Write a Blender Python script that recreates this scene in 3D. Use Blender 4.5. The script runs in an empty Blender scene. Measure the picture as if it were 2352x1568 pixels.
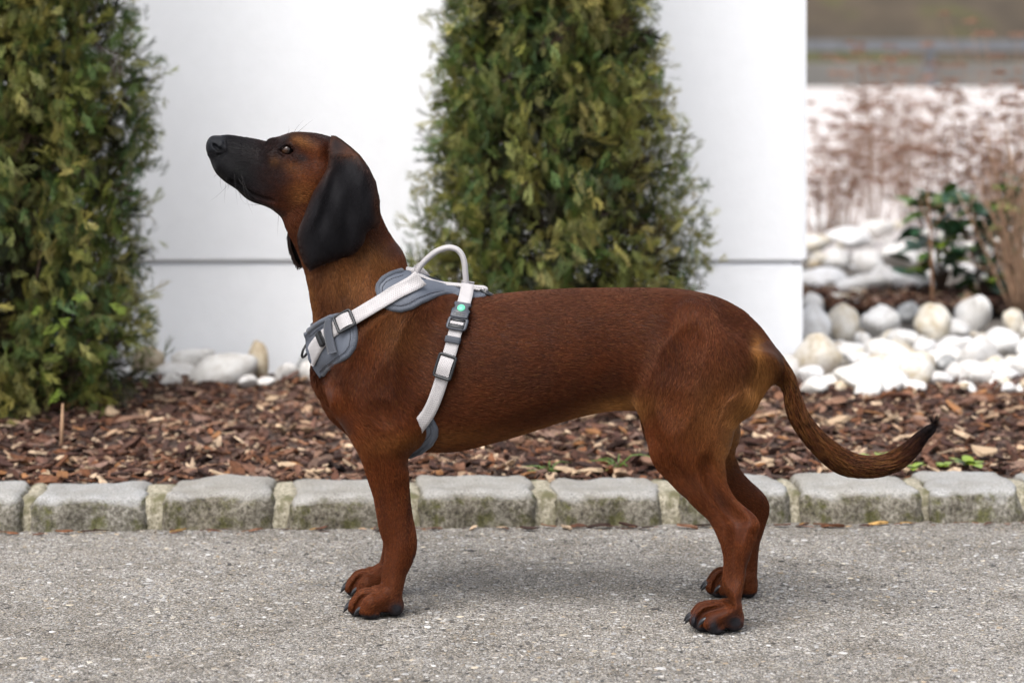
import bpy, bmesh, math, random, time
import numpy as np
from mathutils import Vector, Matrix
from mathutils.bvhtree import BVHTree
from mathutils.geometry import delaunay_2d_cdt

T0 = time.time()
SC = bpy.context.scene
COL = SC.collection
RNG = np.random.default_rng(7)
random.seed(7)

# ------------------------------------------------------------------ camera
# The layout was measured on a 2352 x 1568 view of the place: F is the focal
# length in those units, CAM_D the distance to the dog, CAM_H the lens height.
F, CX, VH = 5980.0, 1176.0, 100.0
CAM_D, CAM_H = 3.74, 0.80
cam_data = bpy.data.cameras.new('camera')
cam = bpy.data.objects.new('camera', cam_data)
COL.objects.link(cam)
cam.location = (0, -CAM_D, CAM_H)
cam.rotation_euler = (math.radians(90), 0, 0)
cam_data.sensor_width = 36.0
cam_data.lens = 36.0 * F / 2352.0
cam_data.shift_y = -(784.0 - VH) / 2352.0
cam_data.clip_end = 600.0
cam_data.dof.use_dof = True
cam_data.dof.focus_distance = CAM_D - 0.10
cam_data.dof.aperture_fstop = 4.8
SC.camera = cam

# ------------------------------------------------------------------ world and light
SUN_EL, SUN_AZ = math.radians(57), math.radians(-152)     # azimuth from +y, clockwise seen from above
world = bpy.data.worlds.new('World')
SC.world = world
world.use_nodes = True
nt = world.node_tree
nt.nodes.clear()
w_out = nt.nodes.new('ShaderNodeOutputWorld')
w_bg = nt.nodes.new('ShaderNodeBackground')
w_sky = nt.nodes.new('ShaderNodeTexSky')
w_sky.sky_type = 'NISHITA'
w_sky.sun_disc = False
w_sky.sun_elevation = SUN_EL
w_sky.sun_rotation = SUN_AZ
w_sky.dust_density = 4.0
w_sky.air_density = 1.0
w_hsv = nt.nodes.new('ShaderNodeHueSaturation')
w_hsv.inputs['Saturation'].default_value = 0.42
w_bg.inputs['Strength'].default_value = 0.14
nt.links.new(w_sky.outputs[0], w_hsv.inputs['Color'])
nt.links.new(w_hsv.outputs[0], w_bg.inputs['Color'])
nt.links.new(w_bg.outputs[0], w_out.inputs['Surface'])

sun_data = bpy.data.lights.new('sun', 'SUN')
sun_data.energy = 1.3
sun_data.angle = math.radians(40)
sun_data.color = (1.0, 0.985, 0.97)
sun = bpy.data.objects.new('sun', sun_data)
COL.objects.link(sun)
sd = Vector((math.sin(SUN_AZ) * math.cos(SUN_EL), math.cos(SUN_AZ) * math.cos(SUN_EL), math.sin(SUN_EL)))
sun.rotation_euler = sd.to_track_quat('Z', 'Y').to_euler()
sun.location = sd * 8

SC.view_settings.view_transform = 'Standard'
SC.view_settings.look = 'None'
SC.view_settings.exposure = 1.08
SC.view_settings.gamma = 1.0
SC.view_settings.use_curve_mapping = False
SC.cycles.use_denoising = True
SC.cycles.max_bounces = 8
SC.cycles.diffuse_bounces = 3
SC.cycles.transparent_max_bounces = 6
SC.cycles.sample_clamp_indirect = 4.0

# ------------------------------------------------------------------ helpers
def P(u, v, y):
    """Point at depth y that stands at layout position (u, v)."""
    Y = CAM_D + y
    return np.array([(u - CX) * Y / F, y, CAM_H - (v - VH) * Y / F])

def G(u, v, z=0.0):
    """Point of height z on the ground that stands at layout position (u, v)."""
    Y = (CAM_H - z) * F / (v - VH)
    return np.array([(u - CX) * Y / F, Y - CAM_D, z])

def srgb(r, g, b, a=1.0):
    f = lambda c: (c / 255 / 12.92) if c / 255 <= 0.04045 else ((c / 255 + 0.055) / 1.055) ** 2.4
    return (f(r), f(g), f(b), a)

def link(o, parent=None):
    COL.objects.link(o)
    if parent is not None:
        o.parent = parent
    return o

def tag(o, label=None, cat=None, group=None, kind=None):
    if label: o['label'] = label
    if cat: o['category'] = cat
    if group: o['group'] = group
    if kind: o['kind'] = kind
    return o

def empty(name, loc=(0, 0, 0)):
    o = bpy.data.objects.new(name, None)
    o.empty_display_size = 0.05
    o.location = loc
    COL.objects.link(o)
    return o

def mesh_obj(name, verts, faces, mat=None, parent=None, smooth=True):
    me = bpy.data.meshes.new(name)
    me.from_pydata([tuple(map(float, v)) for v in verts], [], [tuple(map(int, f)) for f in faces])
    if smooth:
        me.polygons.foreach_set('use_smooth', np.ones(len(me.polygons), dtype=bool))
    me.update()
    if mat: me.materials.append(mat)
    o = bpy.data.objects.new(name, me)
    return link(o, parent)

def fast_mesh(name, V, Fa, smooth=False):
    """V (n,3), Fa (m,k) with k = 3 or 4."""
    me = bpy.data.meshes.new(name)
    V = np.asarray(V, np.float32); Fa = np.asarray(Fa, np.int32)
    k = Fa.shape[1]
    me.vertices.add(len(V)); me.vertices.foreach_set('co', V.ravel())
    me.loops.add(Fa.size); me.loops.foreach_set('vertex_index', Fa.ravel())
    me.polygons.add(len(Fa))
    me.polygons.foreach_set('loop_start', np.arange(0, Fa.size, k, dtype=np.int32))
    me.polygons.foreach_set('loop_total', np.full(len(Fa), k, np.int32))
    me.polygons.foreach_set('use_smooth', np.full(len(Fa), smooth, dtype=bool))
    me.update(calc_edges=True)
    return me

def vcol(me, name, cols):
    a = me.color_attributes.new(name, 'FLOAT_COLOR', 'POINT')
    c = np.ones((len(me.vertices), 4), np.float32)
    c[:, :3] = np.asarray(cols, np.float32)[:, :3]
    a.data.foreach_set('color', c.ravel())

def mat_new(name):
    m = bpy.data.materials.new(name)
    m.use_nodes = True
    n = m.node_tree
    b = n.nodes['Principled BSDF']
    return m, n, b

def N(n, kind, **kw):
    x = n.nodes.new(kind)
    for k, val in kw.items():
        if k in x.inputs: x.inputs[k].default_value = val
        else: setattr(x, k, val)
    return x

def ramp(n, fac, stops, interp='LINEAR'):
    r = n.nodes.new('ShaderNodeValToRGB')
    r.color_ramp.interpolation = interp
    el = r.color_ramp.elements
    while len(el) < len(stops): el.new(0.5)
    for e, (p, c) in zip(el, stops):
        e.position = p; e.color = c if len(c) == 4 else (*c, 1)
    n.links.new(fac, r.inputs[0])
    return r

def mix(n, fac, a, b, blend='MIX'):
    m = n.nodes.new('ShaderNodeMix'); m.data_type = 'RGBA'; m.blend_type = blend
    for s, val in ((0, fac), (6, a), (7, b)):
        if hasattr(val, 'is_linked') or hasattr(val, 'node'): n.links.new(val, m.inputs[s])
        else: m.inputs[s].default_value = val
    return m.outputs[2]

def noise(n, scale, detail=4, rough=0.55, coord='Object', dist=0.0):
    tc = n.nodes.new('ShaderNodeTexCoord')
    t = N(n, 'ShaderNodeTexNoise', Scale=scale, Detail=detail, Roughness=rough, Distortion=dist)
    n.links.new(tc.outputs[coord], t.inputs['Vector'])
    return t

def bump(n, b, height, strength=0.4, dist=0.01):
    x = N(n, 'ShaderNodeBump', Strength=strength, Distance=dist)
    n.links.new(height, x.inputs['Height'])
    n.links.new(x.outputs[0], b.inputs['Normal'])
    return x

def simple(name, col, rough=0.6, nscale=None, namt=0.25, bstr=0.0, metallic=0.0, spec=0.5):
    m, n, b = mat_new(name)
    b.inputs['Roughness'].default_value = rough
    b.inputs['Metallic'].default_value = metallic
    b.inputs['Specular IOR Level'].default_value = spec
    if nscale:
        t = noise(n, nscale)
        lo = tuple(c * (1 - namt) for c in col[:3]); hi = tuple(min(1, c * (1 + namt)) for c in col[:3])
        r = ramp(n, t.outputs['Fac'], [(0.3, lo), (0.7, hi)])
        n.links.new(r.outputs[0], b.inputs['Base Color'])
        if bstr: bump(n, b, t.outputs['Fac'], bstr, 0.004)
    else:
        b.inputs['Base Color'].default_value = (*col[:3], 1)
    return m

def attr_mat(name, attr, rough=0.8, spec=0.3, nscale=None, namt=0.3, translucent=0.0):
    m, n, b = mat_new(name)
    a = N(n, 'ShaderNodeAttribute', attribute_name=attr)
    b.inputs['Roughness'].default_value = rough
    b.inputs['Specular IOR Level'].default_value = spec
    src = a.outputs['Color']
    if nscale:
        t = noise(n, nscale)
        r = ramp(n, t.outputs['Fac'], [(0.3, (1 - namt,) * 3), (0.7, (1 + namt * 0.5,) * 3)])
        src = mix(n, 1.0, src, r.outputs[0], 'MULTIPLY')
    n.links.new(src, b.inputs['Base Color'])
    if translucent:
        tr = N(n, 'ShaderNodeBsdfTranslucent')
        n.links.new(src, tr.inputs['Color'])
        ms = N(n, 'ShaderNodeMixShader', Fac=translucent)
        n.links.new(b.outputs[0], ms.inputs[1]); n.links.new(tr.outputs[0], ms.inputs[2])
        n.links.new(ms.outputs[0], n.nodes['Material Output'].inputs['Surface'])
    return m

def tube(pts, rad, seg=8, caps=True):
    """Verts and faces of a tube along pts (list of 3-vectors); rad a number or list."""
    pts = [Vector(p) for p in pts]
    n = len(pts)
    rad = [rad] * n if not hasattr(rad, '__len__') else rad
    V, Fa = [], []
    up = Vector((0.13, 0.97, 0.2))
    for i, p in enumerate(pts):
        t = (pts[min(i + 1, n - 1)] - pts[max(i - 1, 0)])
        if t.length < 1e-9: t = Vector((0, 0, 1))
        t.normalize()
        a = up - t * up.dot(t)
        if a.length < 1e-4: a = t.orthogonal()
        a.normalize(); up = a
        bvec = t.cross(a)
        for k in range(seg):
            an = 2 * math.pi * k / seg
            V.append(p + (a * math.cos(an) + bvec * math.sin(an)) * rad[i])
    for i in range(n - 1):
        for k in range(seg):
            k2 = (k + 1) % seg
            Fa.append((i * seg + k, i * seg + k2, (i + 1) * seg + k2, (i + 1) * seg + k))
    if caps:
        Fa.append(tuple(range(seg - 1, -1, -1)))
        Fa.append(tuple((n - 1) * seg + k for k in range(seg)))
    return V, Fa

def catmull(K, n):
    """Resample knots K (m,d) to n points along a Catmull-Rom curve, even in knot distance."""
    K = np.asarray(K, float)
    if len(K) == 2:
        t = np.linspace(0, 1, n)[:, None]
        return K[0] * (1 - t) + K[1] * t
    d = np.concatenate([[0], np.cumsum(np.linalg.norm(np.diff(K[:, :min(3, K.shape[1])], axis=0), axis=1))])
    s = np.linspace(0, d[-1], n)
    i = np.clip(np.searchsorted(d, s, side='right') - 1, 0, len(K) - 2)
    t = ((s - d[i]) / np.maximum(d[i + 1] - d[i], 1e-9))[:, None]
    p1, p2 = K[i], K[i + 1]
    p0, p3 = K[np.maximum(i - 1, 0)], K[np.minimum(i + 2, len(K) - 1)]
    h0 = (d[i] - d[np.maximum(i - 1, 0)]); h1 = d[i + 1] - d[i]; h2 = d[np.minimum(i + 2, len(K) - 1)] - d[i + 1]
    m1 = (p2 - p0) / (h0 + h1)[:, None] * h1[:, None]
    m2 = (p3 - p1) / (h2 + h1)[:, None] * h1[:, None]
    return (2*t**3 - 3*t**2 + 1) * p1 + (t**3 - 2*t**2 + t) * m1 + (-2*t**3 + 3*t**2) * p2 + (t**3 - t**2) * m2

def sstep(a, b, x):
    t = np.clip((np.asarray(x, float) - a) / (b - a), 0, 1)
    return t * t * (3 - 2 * t)
# ================================================================== the setting
def asphalt():
    m, n, b = mat_new('asphalt_weathered')
    tc = N(n, 'ShaderNodeTexCoord')
    def vor(scale, feat='F1'):
        v = N(n, 'ShaderNodeTexVoronoi', Scale=scale); v.feature = feat
        n.links.new(tc.outputs['Object'], v.inputs['Vector']); return v
    big, med, fine = vor(95), vor(230), vor(520)
    # each chipping in the surface has its own grey, a few are pale or tan
    def chips(v):
        sp = N(n, 'ShaderNodeSeparateColor'); n.links.new(v.outputs['Color'], sp.inputs[0])
        return ramp(n, sp.outputs[0], [(0, srgb(78, 75, 73)), (.22, srgb(122, 119, 115)), (.52, srgb(150, 147, 142)), (.74, srgb(172, 163, 148)), (.84, srgb(186, 184, 181)), (.95, srgb(216, 215, 213))], 'CONSTANT')
    c1, c2, c3 = chips(big), chips(med), chips(fine)
    sp = N(n, 'ShaderNodeSeparateColor'); n.links.new(big.outputs['Color'], sp.inputs[0])
    isbig = ramp(n, sp.outputs[1], [(0.70, (0,) * 3), (.72, (1,) * 3)])
    inner = ramp(n, big.outputs['Distance'], [(.34, (1,) * 3), (.44, (0,) * 3)])
    k1 = mix(n, 1.0, isbig.outputs[0], inner.outputs[0], 'MULTIPLY')
    sp2 = N(n, 'ShaderNodeSeparateColor'); n.links.new(med.outputs['Color'], sp2.inputs[0])
    ismed = ramp(n, sp2.outputs[1], [(0.45, (0,) * 3), (.47, (1,) * 3)])
    inner2 = ramp(n, med.outputs['Distance'], [(.36, (1,) * 3), (.46, (0,) * 3)])
    k2 = mix(n, 1.0, ismed.outputs[0], inner2.outputs[0], 'MULTIPLY')
    base = mix(n, k2, c3.outputs[0], c2.outputs[0])
    base = mix(n, k1, base, c1.outputs[0])
    # worn patches, damp dirt, brown fines
    t1 = noise(n, 2.2, 5, .6); t2 = noise(n, 9, 5, .65); t3 = noise(n, 45, 4, .6)
    r1 = ramp(n, t1.outputs['Fac'], [(.30, (.78, .77, .75)), (.62, (1.06, 1.06, 1.06))])
    r2 = ramp(n, t2.outputs['Fac'], [(.30, (.76, .73, .69)), (.55, (1, 1, 1))])
    r3 = ramp(n, t3.outputs['Fac'], [(.25, (.80, .79, .78)), (.6, (1.05, 1.05, 1.05))])
    for r in (r1, r2, r3): base = mix(n, 1.0, base, r.outputs[0], 'MULTIPLY')
    base = mix(n, 1.0, base, (.83, .81, .785, 1), 'MULTIPLY')
    n.links.new(base, b.inputs['Base Color'])
    b.inputs['Roughness'].default_value = .9; b.inputs['Specular IOR Level'].default_value = .25
    ad = N(n, 'ShaderNodeMath', operation='ADD'); n.links.new(k1, ad.inputs[0]); n.links.new(k2, ad.inputs[1])
    ad2 = N(n, 'ShaderNodeMath', operation='MULTIPLY_ADD'); n.links.new(fine.outputs['Distance'], ad2.inputs[0]); ad2.inputs[1].default_value = -1.2; n.links.new(ad.outputs[0], ad2.inputs[2])
    bump(n, b, ad2.outputs[0], .55, .0030)
    return m

def hgt(x, y, s=1.0, seed=0):
    """Cheap value noise used to roll ground surfaces."""
    return .5 * (np.sin(x * 3.1 * s + seed) * np.cos(y * 2.7 * s - seed) + np.sin(x * 7.3 * s + 1.7 * seed + y * 5.1 * s) * .5)

def sheet(name, x0, x1, y0, y1, nx, ny, zf, mat, kind='structure', parent=None):
    X, Yy = np.meshgrid(np.linspace(x0, x1, nx), np.linspace(y0, y1, ny))
    V = np.stack([X.ravel(), Yy.ravel(), zf(X, Yy).ravel() if callable(zf) else np.full(X.size, zf)], 1)
    i = np.arange(nx * ny).reshape(ny, nx)
    Fq = np.stack([i[:-1, :-1].ravel(), i[:-1, 1:].ravel(), i[1:, 1:].ravel(), i[1:, :-1].ravel()], 1)
    o = link(bpy.data.objects.new(name, fast_mesh(name, V, Fq, True)), parent)
    o.data.materials.append(mat)
    if kind and parent is None: o['kind'] = kind
    return o

M_ASPH = asphalt()
# ground of the whole place, and the asphalt the dog stands on
M_EARTH = simple('earth', (.06, .045, .035), .95, 12, .4, .4)
sheet('ground', -120, 120, -40, 200, 25, 25, -.03, M_EARTH)
pave = sheet('pavement', -6, 6, -8, .72, 240, 180, lambda x, y: .0012 * hgt(x, y, 2.2, 1) + .0006 * hgt(x, y, 9, 2), M_ASPH)

# loose chippings and grit lying proud of the worn surface
def pebble_proto(rng, n=7):
    th = np.linspace(0, 2 * np.pi, n, endpoint=False) + rng.uniform(-.25, .25, n)
    r = rng.uniform(.65, 1.1, n)
    ring0 = np.stack([np.cos(th) * r, np.sin(th) * r * .8, np.zeros(n) - .15], 1)
    ring1 = np.stack([np.cos(th) * r * .82, np.sin(th) * r * .62, np.full(n, .30) + rng.uniform(-.08, .08, n)], 1)
    V = np.vstack([ring0, ring1, [[0, 0, .40]]])
    Fa = []
    for k in range(n):
        k2 = (k + 1) % n
        Fa += [(k, k2, n + k2), (k, n + k2, n + k), (n + k, n + k2, 2 * n)]
    return V, np.array(Fa)

def scatter(name, protos, pos, scale, eul, cols, mat, parent=None, kind='stuff', smooth=False, attr='piece_color'):
    """Many small pieces as one mesh. scale (n,3), eul (n,3)."""
    VV, FF, CC = [], [], []; base = 0
    which = np.arange(len(pos)) % len(protos)
    for k, (pv, pf) in enumerate(protos):
        sel = np.nonzero(which == k)[0]
        if len(sel) == 0: continue
        a, b, c = eul[sel].T
        ca, sa, cb, sb, cc, sc_ = np.cos(a), np.sin(a), np.cos(b), np.sin(b), np.cos(c), np.sin(c)
        R = np.empty((len(sel), 3, 3))
        R[:, 0, 0] = cc * cb; R[:, 0, 1] = cc * sb * sa - sc_ * ca; R[:, 0, 2] = cc * sb * ca + sc_ * sa
        R[:, 1, 0] = sc_ * cb; R[:, 1, 1] = sc_ * sb * sa + cc * ca; R[:, 1, 2] = sc_ * sb * ca - cc * sa
        R[:, 2, 0] = -sb; R[:, 2, 1] = cb * sa; R[:, 2, 2] = cb * ca
        v = np.einsum('nij,nkj->nki', R, pv[None] * scale[sel][:, None]) + pos[sel][:, None]
        VV.append(v.reshape(-1, 3))
        FF.append((pf[None] + (np.arange(len(sel)) * len(pv))[:, None, None]).reshape(-1, pf.shape[1]) + base)
        CC.append(np.repeat(cols[sel], len(pv), axis=0))
        base += len(sel) * len(pv)
    me = fast_mesh(name, np.concatenate(VV), np.concatenate(FF), smooth)
    vcol(me, attr, np.concatenate(CC)); me.materials.append(mat)
    o = link(bpy.data.objects.new(name, me), parent)
    if kind: o['kind'] = kind
    return o

def palette(cols, n, rng, var=.18, k=.76):
    c = np.array([srgb(*x)[:3] for x in cols])[rng.integers(0, len(cols), n)]
    return np.clip(c * k * (1 + var * rng.normal(size=(n, 1))), .004, .95)

rg = np.random.default_rng(11)
M_GRIT = attr_mat('stone_chips', 'piece_color', .85, .3, 700, .3)
pp = [pebble_proto(rg) for _ in range(8)]
ng = 16000
gx = rg.uniform(-.95, .95, ng); gy = rg.uniform(-.62, .56, ng)
gs = np.clip(rg.lognormal(-6.3, .50, ng), .0008, .0060)
scatter('gravel', pp, np.stack([gx, gy, gs * .02], 1), np.stack([gs, gs, gs * .55], 1), np.stack([rg.normal(0, .12, ng), rg.normal(0, .12, ng), rg.uniform(0, 6.3, ng)], 1),
        palette([(196, 194, 191), (176, 174, 170), (156, 153, 148), (128, 125, 121), (186, 178, 164), (166, 150, 128), (84, 82, 80), (166, 164, 162), (150, 148, 146)], ng, rg), M_GRIT, pave)['label'] = 'grey and white grit bedded in the worn asphalt'

nf = 420
fx = rg.uniform(-.95, .95, nf); fy = rg.uniform(-.60, .54, nf); fs = rg.uniform(.003, .0085, nf)
scatter('pebbles', pp, np.stack([fx, fy, fs * .01], 1), np.stack([fs, fs * rg.uniform(.6, 1, nf), fs * .22], 1), np.stack([rg.normal(0, .05, nf), rg.normal(0, .05, nf), rg.uniform(0, 6.3, nf)], 1),
        palette([(210, 208, 205), (190, 188, 185), (170, 166, 160), (196, 184, 164), (120, 118, 116), (60, 58, 57)], nf, rg), M_GRIT, pave)

# ---- kerb of granite setts
KY0, KSL = .575, .055
def kerb_y(x): return KY0 + KSL * x
def sett_mat():
    m, n, b = mat_new('granite_mossy')
    g = N(n, 'ShaderNodeNewGeometry'); sx = N(n, 'ShaderNodeSeparateXYZ'); n.links.new(g.outputs['Normal'], sx.inputs[0])
    t1 = noise(n, 420, 3, .6); t2 = noise(n, 34, 6, .68); t3 = noise(n, 11, 4, .6); t4 = noise(n, 140, 4, .7)
    gran = ramp(n, t1.outputs['Fac'], [(.30, srgb(98, 97, 94)), (.46, srgb(146, 145, 142)), (.68, srgb(176, 175, 172))])
    dirt = ramp(n, t4.outputs['Fac'], [(.28, srgb(42, 39, 34)), (.46, srgb(100, 95, 85)), (.68, srgb(152, 148, 138))])
    moss = ramp(n, t4.outputs['Fac'], [(.3, srgb(46, 46, 24)), (.7, srgb(96, 94, 60))])
    mk = ramp(n, t2.outputs['Fac'], [(.48, (0,) * 3), (.62, (1,) * 3)])
    side = mix(n, mk.outputs[0], dirt.outputs[0], moss.outputs[0])
    # weathered crust on the split sides, clean trodden top
    ad = N(n, 'ShaderNodeMath', operation='MULTIPLY_ADD'); n.links.new(t2.outputs['Fac'], ad.inputs[0]); ad.inputs[1].default_value = -.9; n.links.new(sx.outputs[2], ad.inputs[2])
    up = ramp(n, ad.outputs[0], [(-.0, (0,) * 3), (.36, (1,) * 3)])
    col = mix(n, up.outputs[0], side, gran.outputs[0])
    st = ramp(n, t3.outputs['Fac'], [(.30, (.76, .73, .68)), (.6, (1, 1, 1))])
    oi = N(n, 'ShaderNodeObjectInfo'); ov = ramp(n, oi.outputs['Random'], [(0, (.84, .82, .79)), (.5, (1, .99, .97)), (1, (.93, .94, .96))])
    n.links.new(mix(n, 1.0, mix(n, 1.0, col, st.outputs[0], 'MULTIPLY'), ov.outputs[0], 'MULTIPLY'), b.inputs['Base Color'])
    b.inputs['Roughness'].default_value = .88; b.inputs['Specular IOR Level'].default_value = .25
    ad2 = N(n, 'ShaderNodeMath', operation='ADD'); n.links.new(t4.outputs['Fac'], ad2.inputs[0]); n.links.new(t1.outputs['Fac'], ad2.inputs[1])
    bump(n, b, ad2.outputs[0], .5, .004)
    return m
M_SETT = sett_mat()
def mortar_mat():
    m, n, b = mat_new('mortar_joint')
    t = noise(n, 190, 4, .7); t2 = noise(n, 26, 4)
    r = ramp(n, t.outputs['Fac'], [(.28, srgb(74, 69, 56)), (.5, srgb(140, 133, 114)), (.72, srgb(186, 180, 164))])
    mo = ramp(n, t2.outputs['Fac'], [(.48, (0,) * 3), (.64, (1,) * 3)])
    n.links.new(mix(n, mo.outputs[0], r.outputs[0], srgb(92, 88, 62)), b.inputs['Base Color'])
    b.inputs['Roughness'].default_value = .95; bump(n, b, t.outputs['Fac'], .6, .004)
    return m
M_MORT = mortar_mat()
def fbm(V, f, seed, oct=4):
    r = np.random.default_rng(seed); o = np.zeros(len(V)); a = 1.0
    for k in range(oct):
        q = np.zeros(len(V))
        for _ in range(6): q += np.sin(V @ (r.normal(size=3) * f) + r.uniform(0, 6.28))
        o += a * q / 3; a *= .55; f *= 2.1
    return o
def rough_block(L, Wd, Ht, seed, cuts=(20, 12, 8), amp=.0056, rnd=.018, splay=.016):
    bm = bmesh.new(); bmesh.ops.create_cube(bm, size=2)
    nx, ny, nz = cuts
    # subdivide along each axis by bisecting
    for ax_, nn_ in ((0, nx), (1, ny), (2, nz)):
        for k in range(1, nn_):
            co = [0, 0, 0]; co[ax_] = -1 + 2 * k / nn_; no = [0, 0, 0]; no[ax_] = 1
            bmesh.ops.bisect_plane(bm, geom=bm.verts[:] + bm.edges[:] + bm.faces[:], plane_co=co, plane_no=no)
    V = np.array([v.co[:] for v in bm.verts]); Fc = [tuple(v.index for v in f.verts) for f in bm.faces]
    bm.free()
    half = np.array([L / 2, Wd / 2, Ht / 2]); Q = V * half
    inner = np.clip(Q, -(half - rnd), half - rnd); d = Q - inner; l = np.linalg.norm(d, axis=1)
    Q = inner + d / np.maximum(l, 1e-9)[:, None] * np.minimum(l, rnd)[:, None]
    r = np.random.default_rng(seed)
    # uneven outline in plan, bulging split front face
    zt = (Q[:, 2] / half[2] + 1) / 2
    Q[:, 0] *= 1 + .035 * np.sin(Q[:, 1] * 40 + seed) + .05 * r.normal() * (zt - .5)
    Q[:, 1] -= (Q[:, 1] < 0) * splay * (1 - zt) * np.clip(-Q[:, 1] / half[1], 0, 1)
    nrm_ = d / np.maximum(l, 1e-9)[:, None]
    top = np.clip(nrm_[:, 2], 0, 1) ** 2
    Q += nrm_ * (amp * (1 - .72 * top) * fbm(Q, 45, seed) )[:, None]
    Q[:, 2] += .0032 * top * fbm(Q * np.array([1, 1, 0]), 16, seed + 3, 3)
    return Q, Fc
kerb = empty('kerb', (0, kerb_y(0), 0)); kerb['kind'] = 'structure'
# sett edges measured along the front (layout u at the front top edge)
SETTS = [(-880, -640), (-612, -372), (-342, -156), (-130, 42), (66, 330), (374, 626), (662, 905), (955, 1222), (1266, 1521), (1556, 1815), (1832, 2116), (2132, 2345), (2372, 2600), (2632, 2860), (2890, 3120)]
YK = CAM_D + KY0
kz = .056
for i, (a, b_) in enumerate(SETTS):
    xa, xb = (a - CX) * YK / F, (b_ - CX) * YK / F
    xm = (xa + xb) / 2; xa *= (1 + KSL * xm / YK); xb *= (1 + KSL * xm / YK); xm = (xa + xb) / 2
    Wd = .172; Ht = .13
    Q, Fc = rough_block(xb - xa, Wd, Ht, 31 + i)
    ang = math.atan(KSL) + .01 * math.sin(i * 2.1)
    o = mesh_obj('kerb_stone', Q, Fc, M_SETT, kerb)
    o.location = (xm, kerb_y(xm) - kerb_y(0) + Wd / 2 + .004 * math.sin(i * 1.7), kz - Ht / 2 + .003 * math.sin(i * 2.9))
    o.rotation_euler = (.012 * math.sin(i * 1.3), .010 * math.sin(i * 3.7), ang)
# mortar between and behind the setts: sits lower than the stones, uneven
for i in range(len(SETTS) - 1):
    a, b_ = SETTS[i][1], SETTS[i + 1][0]
    xa, xb = (a - CX) * YK / F, (b_ - CX) * YK / F
    xm = (xa + xb) / 2; k_ = 1 + KSL * xm / YK; xa *= k_; xb *= k_; xm *= k_
    Q, Fc = rough_block(xb - xa + .030, .158, .12, 77 + i, (8, 12, 7), .0045, .020, .010)
    o = mesh_obj('mortar_joint', Q, Fc, M_MORT, kerb)
    o.location = (xm, kerb_y(xm) - kerb_y(0) + .091, kz - .06 - .006); o.rotation_euler = (0, 0, math.atan(KSL))

# ---- bed of bark mulch
BED0, BED1 = .742, 1.80
def bed_z(x, y):
    t = np.clip((y - .72) / .9, 0, 1)
    return .044 + .036 * t * t * (3 - 2 * t) + .008 * hgt(x, y, 2.4, 3) * np.clip(t * 4, 0, 1) + .004 * hgt(x, y, 9, 5)
M_MULCH = simple('mulch_soil', (.050, .030, .022), .95, 60, .5, .6)
def mulch_y(y): return y
bed = sheet('mulch_bed', -3, 3, BED0 - .05, BED1 + .12, 260, 80, bed_z, M_MULCH)
def chip_proto(rng, long):
    n = rng.integers(5, 8)
    xs = np.linspace(-1, 1, 4)
    w = rng.uniform(.25, .5, 4) * (1 if not long else .45); w[0] *= rng.uniform(.2, .8); w[3] *= rng.uniform(.1, .7)
    bend = rng.uniform(-.18, .18); tw = rng.uniform(-.5, .5); th = rng.uniform(.05, .12) if not long else .05
    V = []
    for x, ww in zip(xs, w):
        for sy, sz in ((-1, -1), (1, -1), (1, 1), (-1, 1)):
            y = sy * ww * (1 + .15 * rng.normal()); z = sz * th * (1 + .3 * rng.normal()) + bend * x * x
            a = tw * x; V.append((x + .06 * rng.normal(), y * math.cos(a) - z * math.sin(a), y * math.sin(a) + z * math.cos(a)))
    Fa = []
    for i in range(3):
        for k in range(4):
            k2 = (k + 1) % 4; p, q, r, s = i * 4 + k, i * 4 + k2, i * 4 + 4 + k2, i * 4 + 4 + k
            Fa += [(p, q, r), (p, r, s)]
    Fa += [(0, 2, 1), (0, 3, 2), (12, 13, 14), (12, 14, 15)]
    return np.array(V), np.array(Fa)
cpro = [chip_proto(rg, False) for _ in range(14)] + [chip_proto(rg, True) for _ in range(4)]
M_CHIP = attr_mat('bark', 'piece_color', .85, .3, 130, .5)
BARK = [(74, 47, 36), (92, 60, 46), (60, 39, 31), (112, 79, 62), (54, 36, 29), (128, 90, 68), (104, 74, 62), (142, 114, 98), (84, 54, 40), (116, 74, 48), (176, 146, 118), (80, 58, 50), (196, 170, 142), (122, 96, 84)]
def bed_pts(n, y0, y1, x0=-1.7, x1=1.8, zo=.0):
    x = rg.uniform(x0, x1, n); y = rg.uniform(y0, y1, n)
    return np.stack([x, y, bed_z(x, y) + zo + rg.uniform(-.004, .012, n)], 1)
nchip = 26000
pos = bed_pts(nchip, BED0, BED1)
pos[:, 1] += KSL * pos[:, 0] * np.clip(1 - (pos[:, 1] - BED0) / .8, 0, 1)
sz = np.clip(rg.lognormal(-4.62, .46, nchip), .004, .030)
scatter('bark_mulch', cpro, pos, np.stack([sz, sz * rg.uniform(.7, 1.3, nchip), sz], 1), np.stack([rg.normal(0, .45, nchip), rg.normal(0, .32, nchip), rg.uniform(0, 6.3, nchip)], 1),
        palette(BARK, nchip, rg, .22), M_CHIP, bed)
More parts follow.
